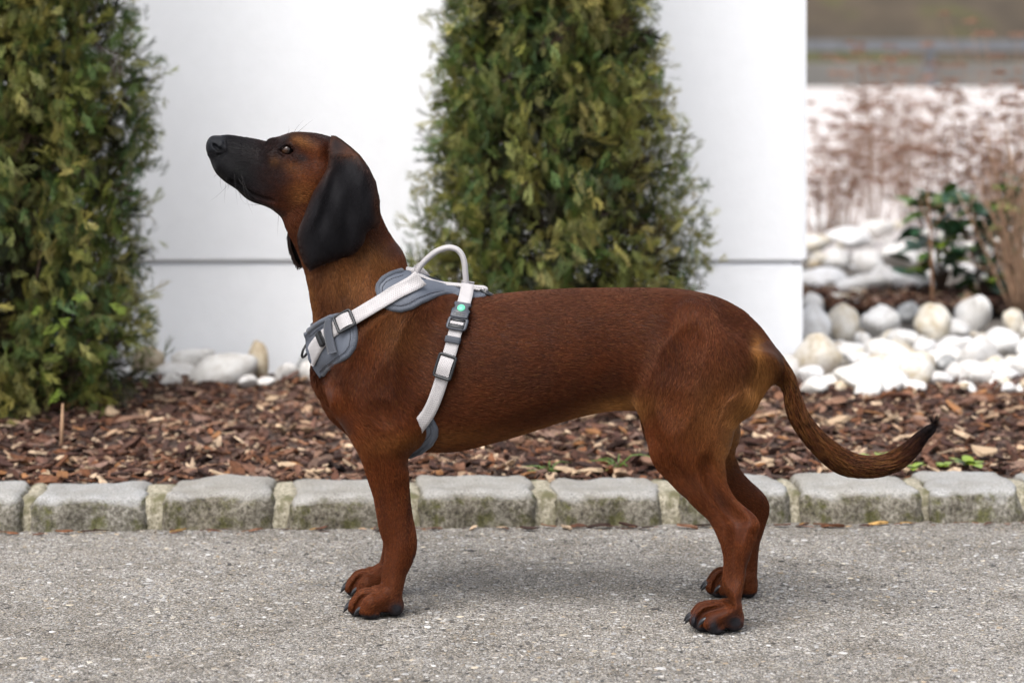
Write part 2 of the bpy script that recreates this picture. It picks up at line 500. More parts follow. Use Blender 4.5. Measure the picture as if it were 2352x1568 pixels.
# the largest chips lie on top, each a piece of its own
chip_me = []
for k in range(18):
    for c in ((104, 70, 54), (142, 108, 88), (204, 176, 144), (160, 112, 72), (78, 52, 44)):
        me = fast_mesh('bark_chip', *cpro[k]); vcol(me, 'piece_color', np.tile(np.array(srgb(*c)[:3]) * .76 * rg.uniform(.85, 1.15), (len(cpro[k][0]), 1))); me.materials.append(M_CHIP); chip_me.append(me)
for i in range(290):
    t = rg.random() ** 1.6
    x = rg.uniform(-.92, .98); y = BED0 + .02 + KSL * x + t * .85
    o = bpy.data.objects.new('bark_chip', chip_me[rg.integers(0, len(chip_me))]); link(o, bed)
    s_ = rg.uniform(.012, .024) * (1 if rg.random() < .9 else 1.5)
    o.scale = (s_, s_ * rg.uniform(.7, 1.2), s_)
    o.location = (x, y, float(bed_z(x, y)) + rg.uniform(.008, .015)); o.rotation_euler = (rg.normal() * .3, rg.normal() * .25, rg.uniform(0, 6.3))
# litter swept against the kerb and onto its joints
nl = 150
lx = rg.uniform(-.95, 1.0, nl); ly = kerb_y(lx) - .018 - np.abs(rg.normal(0, .016, nl)); ls = np.clip(rg.lognormal(-4.9, .5, nl), .003, .02)
scatter('bark_litter', cpro, np.stack([lx, ly, .003 + ls * .12], 1), np.stack([ls, ls * .8, ls * .7], 1), np.stack([rg.normal(0, .15, nl), rg.normal(0, .1, nl), rg.normal(0, .5, nl)], 1),
        palette(BARK + [(190, 150, 90), (170, 130, 70)], nl, rg), M_CHIP)['label'] = 'bark crumbs swept along the foot of the kerb'

# ---- white wall
YW = 5.75 - CAM_D
XW = (1853 - CX) * 5.75 / F
def plaster(name, col):
    m, n, b = mat_new(name)
    t1 = noise(n, 1.6, 4); t2 = noise(n, 26, 5, .6); t3 = noise(n, 160, 3)
    r = ramp(n, t1.outputs['Fac'], [(.3, tuple(c * .965 for c in col[:3])), (.7, col[:3])])
    r2 = ramp(n, t2.outputs['Fac'], [(.3, (.975,) * 3), (.6, (1,) * 3)])
    n.links.new(mix(n, 1.0, r.outputs[0], r2.outputs[0], 'MULTIPLY'), b.inputs['Base Color'])
    b.inputs['Roughness'].default_value = .9; b.inputs['Specular IOR Level'].default_value = .2
    ad = N(n, 'ShaderNodeMath', operation='MULTIPLY_ADD'); n.links.new(t2.outputs['Fac'], ad.inputs[0]); ad.inputs[1].default_value = 1.6; n.links.new(t3.outputs['Fac'], ad.inputs[2])
    bump(n, b, ad.outputs[0], .13, .006)
    return m
M_PLAS, M_PLIN = plaster('plaster_white', (.83, .84, .86)), plaster('plinth_white', (.88, .89, .91))
def box(name, x0, x1, y0, y1, z0, z1, mat, parent, bev=.006):
    bm = bmesh.new(); bmesh.ops.create_cube(bm, size=1)
    for v in bm.verts: v.co = ((x0 + x1) / 2 + v.co.x * (x1 - x0), (y0 + y1) / 2 + v.co.y * (y1 - y0), (z0 + z1) / 2 + v.co.z * (z1 - z0))
    if bev: bmesh.ops.bevel(bm, geom=bm.edges[:], offset=bev, segments=2, affect='EDGES')
    me = bpy.data.meshes.new(name); bm.to_mesh(me); bm.free(); me.materials.append(mat)
    return link(bpy.data.objects.new(name, me), parent)
wall = empty('house_wall', (0, YW, 0)); tag(wall, 'smooth white rendered house wall behind the two thuja trees', 'wall')
zs = CAM_H - (604 - VH) * 5.75 / F
box('wall_face', -5, XW, 0, .34, zs, 3.2, M_PLAS, wall, .008)
box('plinth', -5, XW - .008, .006, .33, -.05, zs - .0045, M_PLIN, wall, .003)
box('drip_joint', -5, XW - .03, .013, .30, zs - .010, zs + .004, simple('joint_grey', srgb(222, 223, 226), .9), wall, 0)

# ---- white boulders
def stone_proto(seed, sub=3):
    bm = bmesh.new(); bmesh.ops.create_icosphere(bm, subdivisions=sub, radius=1)
    V = np.array([v.co[:] for v in bm.verts]); Fc = np.array([[v.index for v in f.verts] for f in bm.faces]); bm.free()
    r = np.random.default_rng(seed)
    k = 1 + .16 * fbm(V, 1.3, seed, 2) * .5
    for _ in range(11):                                 # a few worn facets
        n_ = r.normal(size=3); n_ /= np.linalg.norm(n_); h = r.uniform(.58, .90)
        d = V @ n_; k = np.where(d * k > h, h / np.maximum(d, .2) * .8 + k * .2, k)
    Q = V * k[:, None] + .012 * fbm(V, 7, seed + 5, 2)[:, None] * V
    return Q, Fc
def stone_mat(name, cols, grey=False):
    m, n, b = mat_new(name)
    oi = N(n, 'ShaderNodeObjectInfo')
    t = noise(n, 1.6, 5, .6); t2 = noise(n, 5, 5, .65)
    r = ramp(n, t.outputs['Fac'], [(.30, cols[0]), (.50, cols[1]), (.68, cols[2])])
    r2 = ramp(n, oi.outputs['Random'], [(0, (.86, .85, .84)), (.5, (1, .99, .96)), (1, (.97, .98, 1))])
    r3 = ramp(n, t2.outputs['Fac'], [(.28, (.80, .77, .72)), (.50, (1, 1, 1))])
    c = mix(n, 1.0, r.outputs[0], r2.outputs[0], 'MULTIPLY'); c = mix(n, 1.0, c, r3.outputs[0], 'MULTIPLY')
    n.links.new(c, b.inputs['Base Color']); b.inputs['Roughness'].default_value = .75; b.inputs['Specular IOR Level'].default_value = .3
    bump(n, b, t2.outputs['Fac'], .25, .02)
    return m
M_STW = stone_mat('marble_white', [srgb(186, 182, 177), srgb(212, 210, 208), srgb(224, 223, 222)])
M_STC = stone_mat('marble_cream', [srgb(176, 160, 132), srgb(206, 199, 186), srgb(218, 215, 209)])
M_STG = stone_mat('stone_grey', [srgb(112, 112, 112), srgb(146, 147, 148), srgb(176, 177, 178)])
M_STT = stone_mat('stone_tan', [srgb(150, 134, 112), srgb(182, 166, 142), srgb(202, 192, 172)])
SME = {}
for k in range(9):
    q, f = stone_proto(200 + k)
    for key, mm in (('w', M_STW), ('c', M_STC), ('g', M_STG), ('t', M_STT)):
        me = fast_mesh('boulder', q, f, True); me.materials.append(mm); SME[k, key] = me
sb_base = .075
stones = sheet('stone_bed', XW - 1.0, 6, 1.80, 5.4, 60, 60, lambda x, y: .058 + .01 * hgt(x, y, 2, 8), simple('bed_soil', (.10, .085, .07), .95, 30, .5, .5))
strip = sheet('stone_strip', -3, XW - .9, 1.80, YW + .02, 60, 6, .060, simple('strip_soil', (.10, .085, .07), .95, 30, .5, .5))
nst = [0]
def boulder(u, v, w, h, key='w', parent=stones, Y=None, sink=.30):
    """A boulder whose outline is w wide and h high around (u, v)."""
    vb = v + h / 2
    if Y is None: Y = (CAM_H - sb_base) * F / (vb - VH) + w * .25 * 6 / F
    s = Y / F
    k = nst[0]; nst[0] += 1
    o = bpy.data.objects.new('boulder', SME[(k * 5 + 3) % 9, key]); link(o, parent)
    o.scale = (w * s / 2 * 1.04, w * s / 2 * (.85 + .2 * math.sin(k)), h * s / 2 * 1.10)
    o.location = ((u - CX) * s, Y - CAM_D, CAM_H - (v - VH) * s); o.rotation_euler = (.2 * math.sin(k * 1.7), .25 * math.sin(k * 2.3), k * 1.9)
    return o
for a in ((1998, 868, 176, 80, 'w'), (1886, 826, 120, 110, 'c'), (2104, 848, 104, 92, 'c'), (2158, 872, 60, 40, 'w'), (1944, 812, 130, 60, 'w'), (2040, 812, 130, 78, 'w'),
          (1932, 742, 96, 98, 'c'), (1868, 750, 90, 110, 'w'), (2024, 742, 92, 92, 'w'), (2086, 716, 72, 52, 'g'), (2148, 748, 92, 100, 'c'), (2232, 726, 106, 100, 'w'),
          (2120, 802, 80, 56, 'w'), (2076, 780, 80, 60, 'w'), (2190, 800, 90, 60, 'w'), (2245, 812, 90, 90, 'w'), (2300, 790, 110, 84, 'w'), (2330, 745, 80, 80, 'c'),
          (2200, 858, 60, 56, 'w'), (2250, 864, 74, 54, 'w'), (2310, 862, 90, 50, 'w'), (2350, 840, 60, 60, 'w'), (2176, 834, 50, 40, 'g'), (1862, 862, 70, 60, 'w'), (1985, 784, 70, 50, 'w'),
          (2390, 800, 120, 100, 'w'), (2400, 870, 90, 50, 'c'), (2280, 838, 60, 40, 'c'), (2360, 890, 60, 30, 'w'), (1870, 700, 70, 60, 'w'),
          (1896, 640, 130, 60, 'w'), (1970, 660, 150, 62, 'w'), (1940, 690, 90, 36, 'c'), (2066, 586, 88, 56, 'w'), (2096, 648, 104, 66, 'w'), (2030, 640, 90, 66, 'w'), (1990, 600, 84, 64, 'w'),
          (1925, 600, 90, 60, 'w'), (1870, 560, 80, 50, 'c'), (1950, 545, 100, 56, 'w'), (2010, 528, 84, 54, 'w'), (1890, 515, 70, 46, 'w'), (2140, 660, 60, 44, 'g'), (2155, 600, 50, 50, 'w'), (1880, 600, 60, 50, 'c')):
    boulder(*a)
# small ones fill the gaps
for i in range(120):
    u = rg.uniform(1850, 2400); v = rg.choice([rg.uniform(480, 668), rg.uniform(742, 884), rg.uniform(742, 884)])
    w = (v - 100) / 780 * rg.uniform(40, 90)
    boulder(u, v + 12, w, w * rg.uniform(.5, .75), rg.choice(['w', 'w', 'w', 'c', 't']))
for a in ((410, 866, 110, 64, 'w', 5.62), (505, 858, 160, 84, 'w', 5.52), (446, 832, 110, 56, 'w', 5.66), (590, 832, 74, 84, 't', 5.60), (340, 838, 80, 70, 't', 5.62), (392, 884, 50, 40, 'w', 5.45), (570, 880, 46, 24, 'w', 5.40),
          (612, 884, 44, 22, 'w', 5.40), (655, 870, 66, 50, 'w', 5.58), (700, 850, 50, 64, 'g', 5.62), (722, 866, 70, 60, 'w', 5.56), (800, 868, 90, 60, 'w', 5.6), (330, 880, 50, 44, 'w', 5.5), (870, 866, 80, 56, 'c', 5.58),
          (250, 866, 100, 60, 'w', 5.6), (1680, 866, 90, 60, 'w', 5.6), (1780, 872, 100, 60, 'w', 5.58), (1830, 856, 110, 76, 'w', 5.60), (950, 866, 90, 60, 'w', 5.6), (1600, 866, 90, 60, 'w', 5.6)):
    boulder(a[0], a[1] - 6, a[2] * 1.1, a[3] * 1.15, a[4], parent=strip, Y=a[5])
# bark strip between the boulders on the right
mb2 = sheet('planting_strip', XW + .1, 6, 7.0 - CAM_D, 7.45 - CAM_D, 60, 16, lambda x, y: .085 + .015 * hgt(x, y, 4, 2), M_MULCH)
n2 = 2200
p2_ = np.stack([rg.uniform(XW + .15, 2.6, n2), rg.uniform(6.95 - CAM_D, 7.5 - CAM_D, n2), rg.uniform(.085, .115, n2)], 1)
s2 = np.clip(rg.lognormal(-4.2, .4, n2), .006, .035)
scatter('bark_mulch', cpro, p2_, np.stack([s2, s2, s2], 1), np.stack([rg.normal(0, .4, n2), rg.normal(0, .3, n2), rg.uniform(0, 6.3, n2)], 1), palette(BARK, n2, rg), M_CHIP, mb2)
# pale gravel court beyond, low concrete wall and guard rail, brown hillside
M_COURT = simple('pale_gravel', srgb(190, 183, 179), .95, 3, .10, .1)
sheet('gravel_court', XW - .6, 60, 5.2, 47, 40, 40, .052, M_COURT)
M_CONC = simple('concrete', srgb(108, 106, 102), .85, 1.2, .2)
lw = empty('boundary_wall', (12, 40.8, 0)); tag(lw, 'low grey concrete wall at the far edge of the court', 'wall')
for k in range(12): box('wall_block', -18 + 3 * k, -15.02 + 3 * k, 0, .3, 0, .47, M_CONC, lw, .02)
M_RAIL = simple('galvanised', srgb(96, 98, 102), .5, 3, .15, metallic=.3)
gr = empty('guard_rail', (12, 40.3, 0)); tag(gr, 'grey metal guard rail on posts before the brown hillside', 'railing')
for k in range(8):
    box('post', -10.9 + 2.95 * k, -10.72 + 2.95 * k, .05, .17, .03, .70, M_RAIL, gr, .01)
    box('rail', -10.9 + 2.95 * k - 1.45, -10.9 + 2.95 * k + 1.49, -.03, .04, .66, .86, M_RAIL, gr, .02)
def hill_mat():
    m, n, b = mat_new('hillside_scrub')
    t = noise(n, .35, 5, .6); t2 = noise(n, 1.3, 5, .6)
    r = ramp(n, t.outputs['Fac'], [(.30, srgb(52, 45, 35)), (.48, srgb(68, 58, 45)), (.58, srgb(66, 66, 32)), (.68, srgb(74, 62, 48))])
    r2 = ramp(n, t2.outputs['Fac'], [(.3, (.72,) * 3), (.65, (1.1,) * 3)])
    n.links.new(mix(n, 1.0, r.outputs[0], r2.outputs[0], 'MULTIPLY'), b.inputs['Base Color']); b.inputs['Roughness'].default_value = 1.0
    return m
sheet('hillside', -40, 90, 44, 110, 130, 70, lambda x, y: np.clip((y - 45) * .42, -.02, 26) + .8 * hgt(x, y, .25, 4) * np.clip((y - 45) / 6, 0, 1), hill_mat())
print('setting done', round(time.time() - T0, 1))
# ================================================================== trees and plants
rt = np.random.default_rng(23)
def spray_proto(rng, pairs=5):
    """Flat, forked thuja spray growing along +z in the x-z plane, unit length."""
    V, Fa = [], []
    def strip(pts, w0, w1):
        n = len(pts); b = len(V)
        for i, p in enumerate(pts):
            q = pts[min(i + 1, n - 1)] - pts[max(i - 1, 0)]; q = q / (np.linalg.norm(q) + 1e-9)
            s = np.array([q[2], 0, -q[0]]) * (w0 + (w1 - w0) * i / (n - 1)) / 2
            V.append(p - s); V.append(p + s)
        for i in range(n - 1):
            a = b + 2 * i
            Fa.append((a, a + 1, a + 3)); Fa.append((a, a + 3, a + 2))
    def twig(p0, p1, p2, w):
        """Tapering twig of scale leaves: one quad and a pointed tip."""
        q = p1 - p0; q = q / (np.linalg.norm(q) + 1e-9); s = np.array([q[2], 0, -q[0]]) * w / 2; b = len(V)
        V.extend([p0 - s * .7, p0 + s * .7, p1 - s, p1 + s, p2])
        Fa.extend([(b, b + 1, b + 3), (b, b + 3, b + 2), (b + 2, b + 3, b + 4)])
    droop = rng.uniform(.05, .25)
    ax_ = lambda t: np.array([.06 * math.sin(t * 3 + droop * 9), droop * t * t, t])
    strip([ax_(t) for t in np.linspace(0, 1, 3)], .042, .028)
    for k in range(pairs):
        t = .10 + .84 * k / pairs
        for sg in (-1, 1):
            L = (.55 * (1 - t) ** .8 + .10) * rng.uniform(.65, 1.2)
            a = rng.uniform(.40, .70)
            p0 = ax_(t + .04 * rng.normal()); d = np.array([sg * math.sin(a), .22 * rng.normal(), math.cos(a)])
            p1 = p0 + d * L * .6; p2 = p1 + (d * .6 + np.array([0, droop * .5, .55])) * L * .5
            twig(p0, p1, p2, .040)
            for f, s2 in ((.36, sg), (.62, -sg)):
                if L < .2: continue
                q0 = p0 + d * L * f; q1 = q0 + np.array([s2 * .55 * L * .42, .05 * rng.normal(), L * .44]); b = len(V)
                V.extend([q0 - np.array([.010, 0, .004]), q0 + np.array([.012, 0, 0]), q1]); Fa.append((b, b + 1, b + 2))
    return np.array(V), np.array(Fa)
SPR = [spray_proto(rt) for _ in range(7)]
M_THUJA = attr_mat('thuja_leaf', 'leaf_color', .62, .35, 160, .3, translucent=.15)
M_BARKT = simple('thuja_bark', (.09, .055, .035), .95, 60, .5, .5)

def basis_scatter(protos, pos, dirs, side, scale, cols, width=1.0):
    VV, FF, CC, base = [], [], [], 0
    which = np.arange(len(pos)) % len(protos)
    z = dirs / np.linalg.norm(dirs, axis=1)[:, None]
    x = side - z * (side * z).sum(1)[:, None]; x /= np.linalg.norm(x, axis=1)[:, None] + 1e-9
    y = np.cross(z, x)
    for k, (pv, pf) in enumerate(protos):
        sel = np.nonzero(which == k)[0]
        if not len(sel): continue
        v = (pv[None, :, 0:1] * x[sel][:, None] * width + pv[None, :, 1:2] * y[sel][:, None] + pv[None, :, 2:3] * z[sel][:, None]) * scale[sel][:, None, None] + pos[sel][:, None]
        # tips paler than the base of a spray
        VV.append(v.reshape(-1, 3)); FF.append((pf[None] + (np.arange(len(sel)) * len(pv))[:, None, None]).reshape(-1, 3) + base)
        CC.append(np.repeat(cols[sel], len(pv), axis=0)); base += len(sel) * len(pv)
    return np.concatenate(VV), np.concatenate(FF), np.concatenate(CC)

TH_K = 1.35
TH_COL = [(58, 74, 26), (68, 84, 30), (84, 94, 36), (50, 70, 32), (108, 106, 50), (76, 82, 28), (58, 80, 46), (142, 132, 80), (90, 82, 34), (46, 62, 26), (118, 114, 56), (52, 74, 38), (62, 82, 34), (140, 130, 70), (112, 108, 48)]
def thuja(x0, y0, zb, prof, label, seed, lean=0.0):
    r = np.random.default_rng(seed)
    root = empty('thuja_tree', (x0, y0, zb)); tag(root, label, 'tree', 'thuja trees in front of the wall')
    ztop = prof[-1][0]
    R = lambda z: np.interp(z, [p[0] for p in prof], [p[1] for p in prof])
    tv, tf = tube([(0.012 * math.sin(k), .01 * math.cos(k * 1.3), z) for k, z in enumerate(np.linspace(-.05, ztop * .95, 9))], list(np.linspace(.032, .006, 9)), 9)
    mesh_obj('trunk', tv, tf, M_BARKT, root)
    nb = 700
    P0, D, S, L, Cc = [], [], [], [], []
    bz = []; br = []
    for i in range(nb):
        z = zt = (r.random() ** .9) * (ztop * .98)
        if z > 1.05 and r.random() < .6: continue
        th = r.uniform(0, 2 * math.pi); rad = R(z) * .84 * (1 + .07 * math.sin(th * 3 + z * 9 + seed) + .06 * math.sin(th * 7 - z * 17) + .05 * r.normal())
        out = np.array([math.cos(th), math.sin(th), 0])
        tip = out * rad + np.array([0, 0, z]); base = out * rad * .12 + np.array([0, 0, max(.02, z - rad * r.uniform(.7, 1.2))])
        bz.append((base, tip)); 
        cl = np.array(srgb(*TH_COL[r.integers(0, len(TH_COL))])[:3]); dens = int(r.uniform(38, 62)) if z < 1.05 else 12
        if out[1] > .45: dens //= 3
        for _ in range(dens):
            f = 1 - r.random() ** 1.5 * .55
            p = base + (tip - base) * f + r.normal(size=3) * np.array([.015, .015, .034])
            d = out * r.uniform(.15, .8) + np.array([0, 0, r.uniform(.1, 1.0)]) + r.normal(size=3) * .35
            if r.random() < .35: d[2] -= 1.2
            P0.append(p); D.append(d); S.append(np.cross(d, out) + r.normal(size=3) * .5)
            L.append(r.uniform(.025, .048) * (1 if z < 1.05 else 2.4))
            c = cl * .5 + .5 * np.array(srgb(*TH_COL[r.integers(0, len(TH_COL))])[:3])
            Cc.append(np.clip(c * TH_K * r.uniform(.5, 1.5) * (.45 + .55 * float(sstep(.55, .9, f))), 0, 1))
    for _ in range(2600):                                    # dark brown-green sprays fill the inside
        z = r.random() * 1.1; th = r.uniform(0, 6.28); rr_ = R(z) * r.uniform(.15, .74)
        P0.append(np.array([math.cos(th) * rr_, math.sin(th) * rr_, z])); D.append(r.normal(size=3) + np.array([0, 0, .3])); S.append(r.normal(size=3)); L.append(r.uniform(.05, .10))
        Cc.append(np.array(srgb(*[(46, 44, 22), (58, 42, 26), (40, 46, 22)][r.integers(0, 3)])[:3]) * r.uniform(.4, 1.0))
    P0, D, S, L, Cc = map(np.array, (P0, D, S, L, Cc))
    low_ = P0[:, 2] < .015; P0[low_, 2] = .015
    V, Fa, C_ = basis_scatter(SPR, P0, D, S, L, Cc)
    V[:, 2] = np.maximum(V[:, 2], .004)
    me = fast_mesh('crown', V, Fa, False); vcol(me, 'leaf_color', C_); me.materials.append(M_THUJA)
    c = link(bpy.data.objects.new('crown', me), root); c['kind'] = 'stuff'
    # thin branches inside
    VV, FF = [], []
    for k, (a, b) in enumerate(bz):
        if k % 3: continue
        q, w_ = tube([a, (a + b) / 2 - np.array([0, 0, .02]), a + (b - a) * .9], [.005, .0035, .0015], 4, False)
        FF += [tuple(i + len(VV) for i in f) for f in w_]; VV += q
    b_ = mesh_obj('branches', VV, FF, M_BARKT, root); b_['kind'] = 'stuff'
    return len(V)
nv = thuja((1272 - CX) * 5.30 / F, 5.30 - CAM_D, .07, [(0, .24), (.10, .295), (.25, .325), (.42, .31), (.60, .265), (.82, .215), (1.15, .15), (1.6, .07), (1.9, .01)],
      'thuja tree with olive green foliage rising behind the back of the dog', 41)
nv += thuja((38 - CX) * 5.22 / F, 5.22 - CAM_D, .055, [(0, .25), (.10, .285), (.25, .30), (.45, .295), (.65, .28), (.85, .255), (1.2, .18), (1.65, .09), (2.0, .01)],
      'thuja tree at the left edge with bright green tips low down', 58)
print('thuja verts', nv)
# fresh bright shoots low on the left tree
SH = basis_scatter(SPR, np.array([P(u, v, 5.22 - CAM_D - .30) for u, v in ((120, 700), (135, 735), (165, 690), (70, 725), (250, 700), (112, 930), (100, 770))]),
                   np.tile([.5, -.4, .1], (7, 1)) + rt.normal(size=(7, 3)) * .3, np.tile([.2, .1, 1.0], (7, 1)), np.full(7, .040), np.tile(np.array(srgb(112, 132, 46)[:3]), (7, 1)))
me = fast_mesh('fresh_shoots', SH[0], SH[1]); vcol(me, 'leaf_color', SH[2]); me.materials.append(M_THUJA)
lt = bpy.data.objects['thuja_tree.001']; bpy.context.view_layer.update()
o = link(bpy.data.objects.new('fresh_shoots', me), lt); o.matrix_parent_inverse = lt.matrix_world.inverted(); o['kind'] = 'stuff'

# ---- dried perennials on the right
M_DRY = attr_mat('dry_stalk', 'leaf_color', .9, .2, 60, .4)
def flower_head(rng, r):
    """Domed umbel of many little dry florets."""
    VV, FF = [], []
    for _ in range(34):
        d = rng.normal(size=3); d[2] = abs(d[2]) * .6; d /= np.linalg.norm(d)
        c = d * r * np.array([1, 1, .55]) * rng.uniform(.55, 1.0); s = r * rng.uniform(.14, .26)
        a = rng.normal(size=3); a /= np.linalg.norm(a); b = np.cross(a, d); b /= np.linalg.norm(b) + 1e-9
        k = len(VV); VV += [c - a * s, c - b * s * .7, c + a * s, c + b * s * .7, c + d * s * .8]
        FF += [(k, k + 1, k + 4), (k + 1, k + 2, k + 4), (k + 2, k + 3, k + 4), (k + 3, k, k + 4)]
    return np.array(VV), np.array(FF)
HEADS = [flower_head(rt, 1.0) for _ in range(5)]
def dry_plant(u, Y, zb, height, stems, spread, label, col=(142, 114, 96), head=.028, lean=0.0, stem_r=.0019, heads=True):
    base = np.array([(u - CX) * Y / F, Y - CAM_D, zb])
    root = empty('dry_flower_plant', tuple(base)); tag(root, label, 'plant', 'dried perennials by the white boulders')
    for i in range(stems):
        a = rt.uniform(0, 6.28); h = height * rt.uniform(.42, 1.05); s = spread * math.sqrt(rt.random())
        p0 = np.array([math.cos(a) * s * .18, math.sin(a) * s * .18, 0]); p2 = np.array([math.cos(a) * s + lean * h, math.sin(a) * s, h])
        p1 = (p0 + p2) / 2 + np.array([0, 0, h * .12]) + rt.normal(size=3) * .01
        pts = catmull(np.array([p0, p1, p2]), 7)
        tv, tf = tube(pts, list(np.linspace(stem_r, stem_r * .5, 7)), 5)
        tv = [np.array(v) for v in tv]; tf = list(tf)
        ends = []
        for t in (.45, .6, .72, .82, .92):                   # side twigs
            q = pts[int(t * 6)]; e = q + np.array([rt.normal() * .045, rt.normal() * .045, .06 * rt.random() + .02]); ends.append(e)
            v2, f2 = tube([q, (q + e) / 2 + np.array([0, 0, .004]), e], [stem_r * .5, stem_r * .4, stem_r * .25], 4)
            tf += [tuple(x + len(tv) for x in f) for f in f2]; tv += [np.array(v) for v in v2]
        o = mesh_obj('stem', tv, tf, M_DRY, root)
        c = np.array(srgb(*col)[:3]) * rt.uniform(.8, 1.2); vcol(o.data, 'leaf_color', np.tile(c, (len(tv), 1)))
        if heads:
            hv, hf = HEADS[i % 5]; r_ = head * rt.uniform(.7, 1.2)
            parts_ = [(pts[-1], r_)] + [(e_, r_ * rt.uniform(.35, .7)) for e_ in ends]
            hv_ = np.concatenate([hv * q_ * np.array([1, 1, .8]) + c_ for c_, q_ in parts_]); hf_ = np.concatenate([hf + k_ * len(hv) for k_ in range(len(parts_))])
            me = fast_mesh('seed_head', hv_, hf_); hv = hv_
            vcol(me, 'leaf_color', np.tile(np.array(srgb(132, 100, 84)[:3]) * rt.uniform(.75, 1.2), (len(hv), 1))); me.materials.append(M_DRY)
            link(bpy.data.objects.new('seed_head', me), o)['kind'] = 'stuff'
    return root
dry_plant(2342, 6.9, .09, .50, 17, .13, 'dense bundle of tan dry stems at the right edge beside green leaves', (158, 128, 104), .02, -.12, .0036, False)
dry_plant(2320, 7.6, .08, .56, 24, .20, 'tall dried flower plant behind the bundle of tan stems', head=.030)
dry_plant(2262, 8.3, .08, .62, 24, .22, 'dried flower plant with brown heads above the green shrub', head=.032)
dry_plant(2160, 9.2, .07, .55, 24, .22, 'dried flower plant just behind the green shrub', head=.028)
dry_plant(2090, 10.6, .06, .62, 24, .26, 'dried flower plant in the middle of the pale court', head=.032)
dry_plant(2010, 10.4, .06, .72, 24, .24, 'tallest dried flower plant reaching in front of the guard rail', head=.034)
dry_plant(1935, 10.0, .06, .52, 24, .22, 'dried flower plant second from the wall corner', head=.030)
dry_plant(1884, 9.6, .06, .48, 24, .18, 'dried flower plant next to the wall corner', head=.030)
dry_plant(2060, 12.5, .05, .60, 24, .35, 'dried flower plant far back in the pale court', head=.034)
dry_plant(2330, 10.5, .06, .85, 24, .35, 'dried flower plant with the highest heads at the right edge', head=.036)
# lone dead stalk before the green shrub
dry_plant(2142, 6.95, .09, .36, 1, .02, 'single bare dry stalk before the green shrub', (150, 112, 84), .01, -.05, .0045, False)

# ---- evergreen shrubs with white berries
def leaf_mesh(L, Wd):
    V, Fa = [], []
    n = 6
    for i in range(n + 1):
        t = i / n; w = Wd * math.sin(math.pi * min(1, t * .92 + .06)) ** .8; z = -.18 * L * t * t
        V += [(-w / 2, L * t, z + .10 * w), (0, L * t, z - .02 * w), (w / 2, L * t, z + .10 * w)]
    for i in range(n):
        a = 3 * i
        for k in (0, 1): Fa.append((a + k, a + k + 1, a + k + 4, a + k + 3))
    return V, Fa
M_LEAF = {}
for nm, c in (('leaf_dark', (48, 80, 54)), ('leaf_mid', (82, 110, 42)), ('leaf_bright', (118, 138, 42))):
    m, n, b = mat_new(nm); t = noise(n, 30, 3)
    r = ramp(n, t.outputs['Fac'], [(.3, tuple(x * .7 for x in srgb(*c)[:3])), (.7, tuple(x * 1.15 for x in srgb(*c)[:3]))])
    n.links.new(r.outputs[0], b.inputs['Base Color']); b.inputs['Roughness'].default_value = .35
    M_LEAF[nm] = m
LM = {}
for k, m in M_LEAF.items():
    v, f = leaf_mesh(1.0, .44)
    me = fast_mesh('leaf', v, f, True); me.materials.append(m); LM[k] = me
M_BERRY = simple('berry_white', srgb(236, 232, 224), .5, 60, .08)
bm = bmesh.new(); bmesh.ops.create_icosphere(bm, subdivisions=2, radius=1)
BERRY = bpy.data.meshes.new('berry'); bm.to_mesh(BERRY); bm.free(); BERRY.materials.append(M_BERRY)
BERRY.polygons.foreach_set('use_smooth', np.ones(len(BERRY.polygons), dtype=bool))
def shrub(u, Y, zb, h, w, nleaf, nberry, label):
    base = np.array([(u - CX) * Y / F, Y - CAM_D, zb])
    root = empty('evergreen_shrub', tuple(base)); tag(root, label, 'shrub', 'evergreen shrubs')
    for i in range(7):
        a = i * .9; p = np.array([math.cos(a) * w * .5, math.sin(a) * w * .4, h * rt.uniform(.6, .95)])
        tv, tf = tube([(0, 0, 0), p * .5 + np.array([0, 0, .02]), p], [.006, .004, .002], 6)
        mesh_obj('twig', tv, tf, M_BARKT, root)
    for i in range(nleaf):
        a = rt.uniform(0, 6.28); z = h * rt.random() ** .7; rr_ = w * (.35 + .65 * rt.random()) * math.sin(math.pi * min(.95, .18 + .8 * z / h))
        key = ['leaf_dark', 'leaf_dark', 'leaf_mid', 'leaf_dark', 'leaf_bright'][i % 5]
        o = link(bpy.data.objects.new('leaf', LM[key]), root)
        o.location = (math.cos(a) * rr_ * .75, math.sin(a) * rr_ * .75, z); s = rt.uniform(.06, .10); o.scale = (s, s, s)
        o.rotation_euler = (rt.uniform(-.3, .7), rt.normal() * .4, a - math.pi / 2 + rt.normal() * .4)
    for i in range(nberry):
        o = link(bpy.data.objects.new('berry', BERRY), root); a = -math.pi / 2 + rt.normal() * .8
        o.location = (math.cos(a) * w * .8 + rt.normal() * .02, math.sin(a) * w * .8, h * rt.uniform(.25, .7)); s = rt.uniform(.008, .013); o.scale = (s, s, s * .9)
shrub(2160, 7.25, .09, .30, .14, 90, 5, 'dark green evergreen shrub left of the bundle of dry stems')
shrub(2262, 7.15, .09, .26, .14, 80, 9, 'evergreen shrub with white berries among the dry stems')
shrub(2350, 7.3, .09, .34, .12, 60, 2, 'evergreen shrub behind the bundle of tan stems at the right edge')

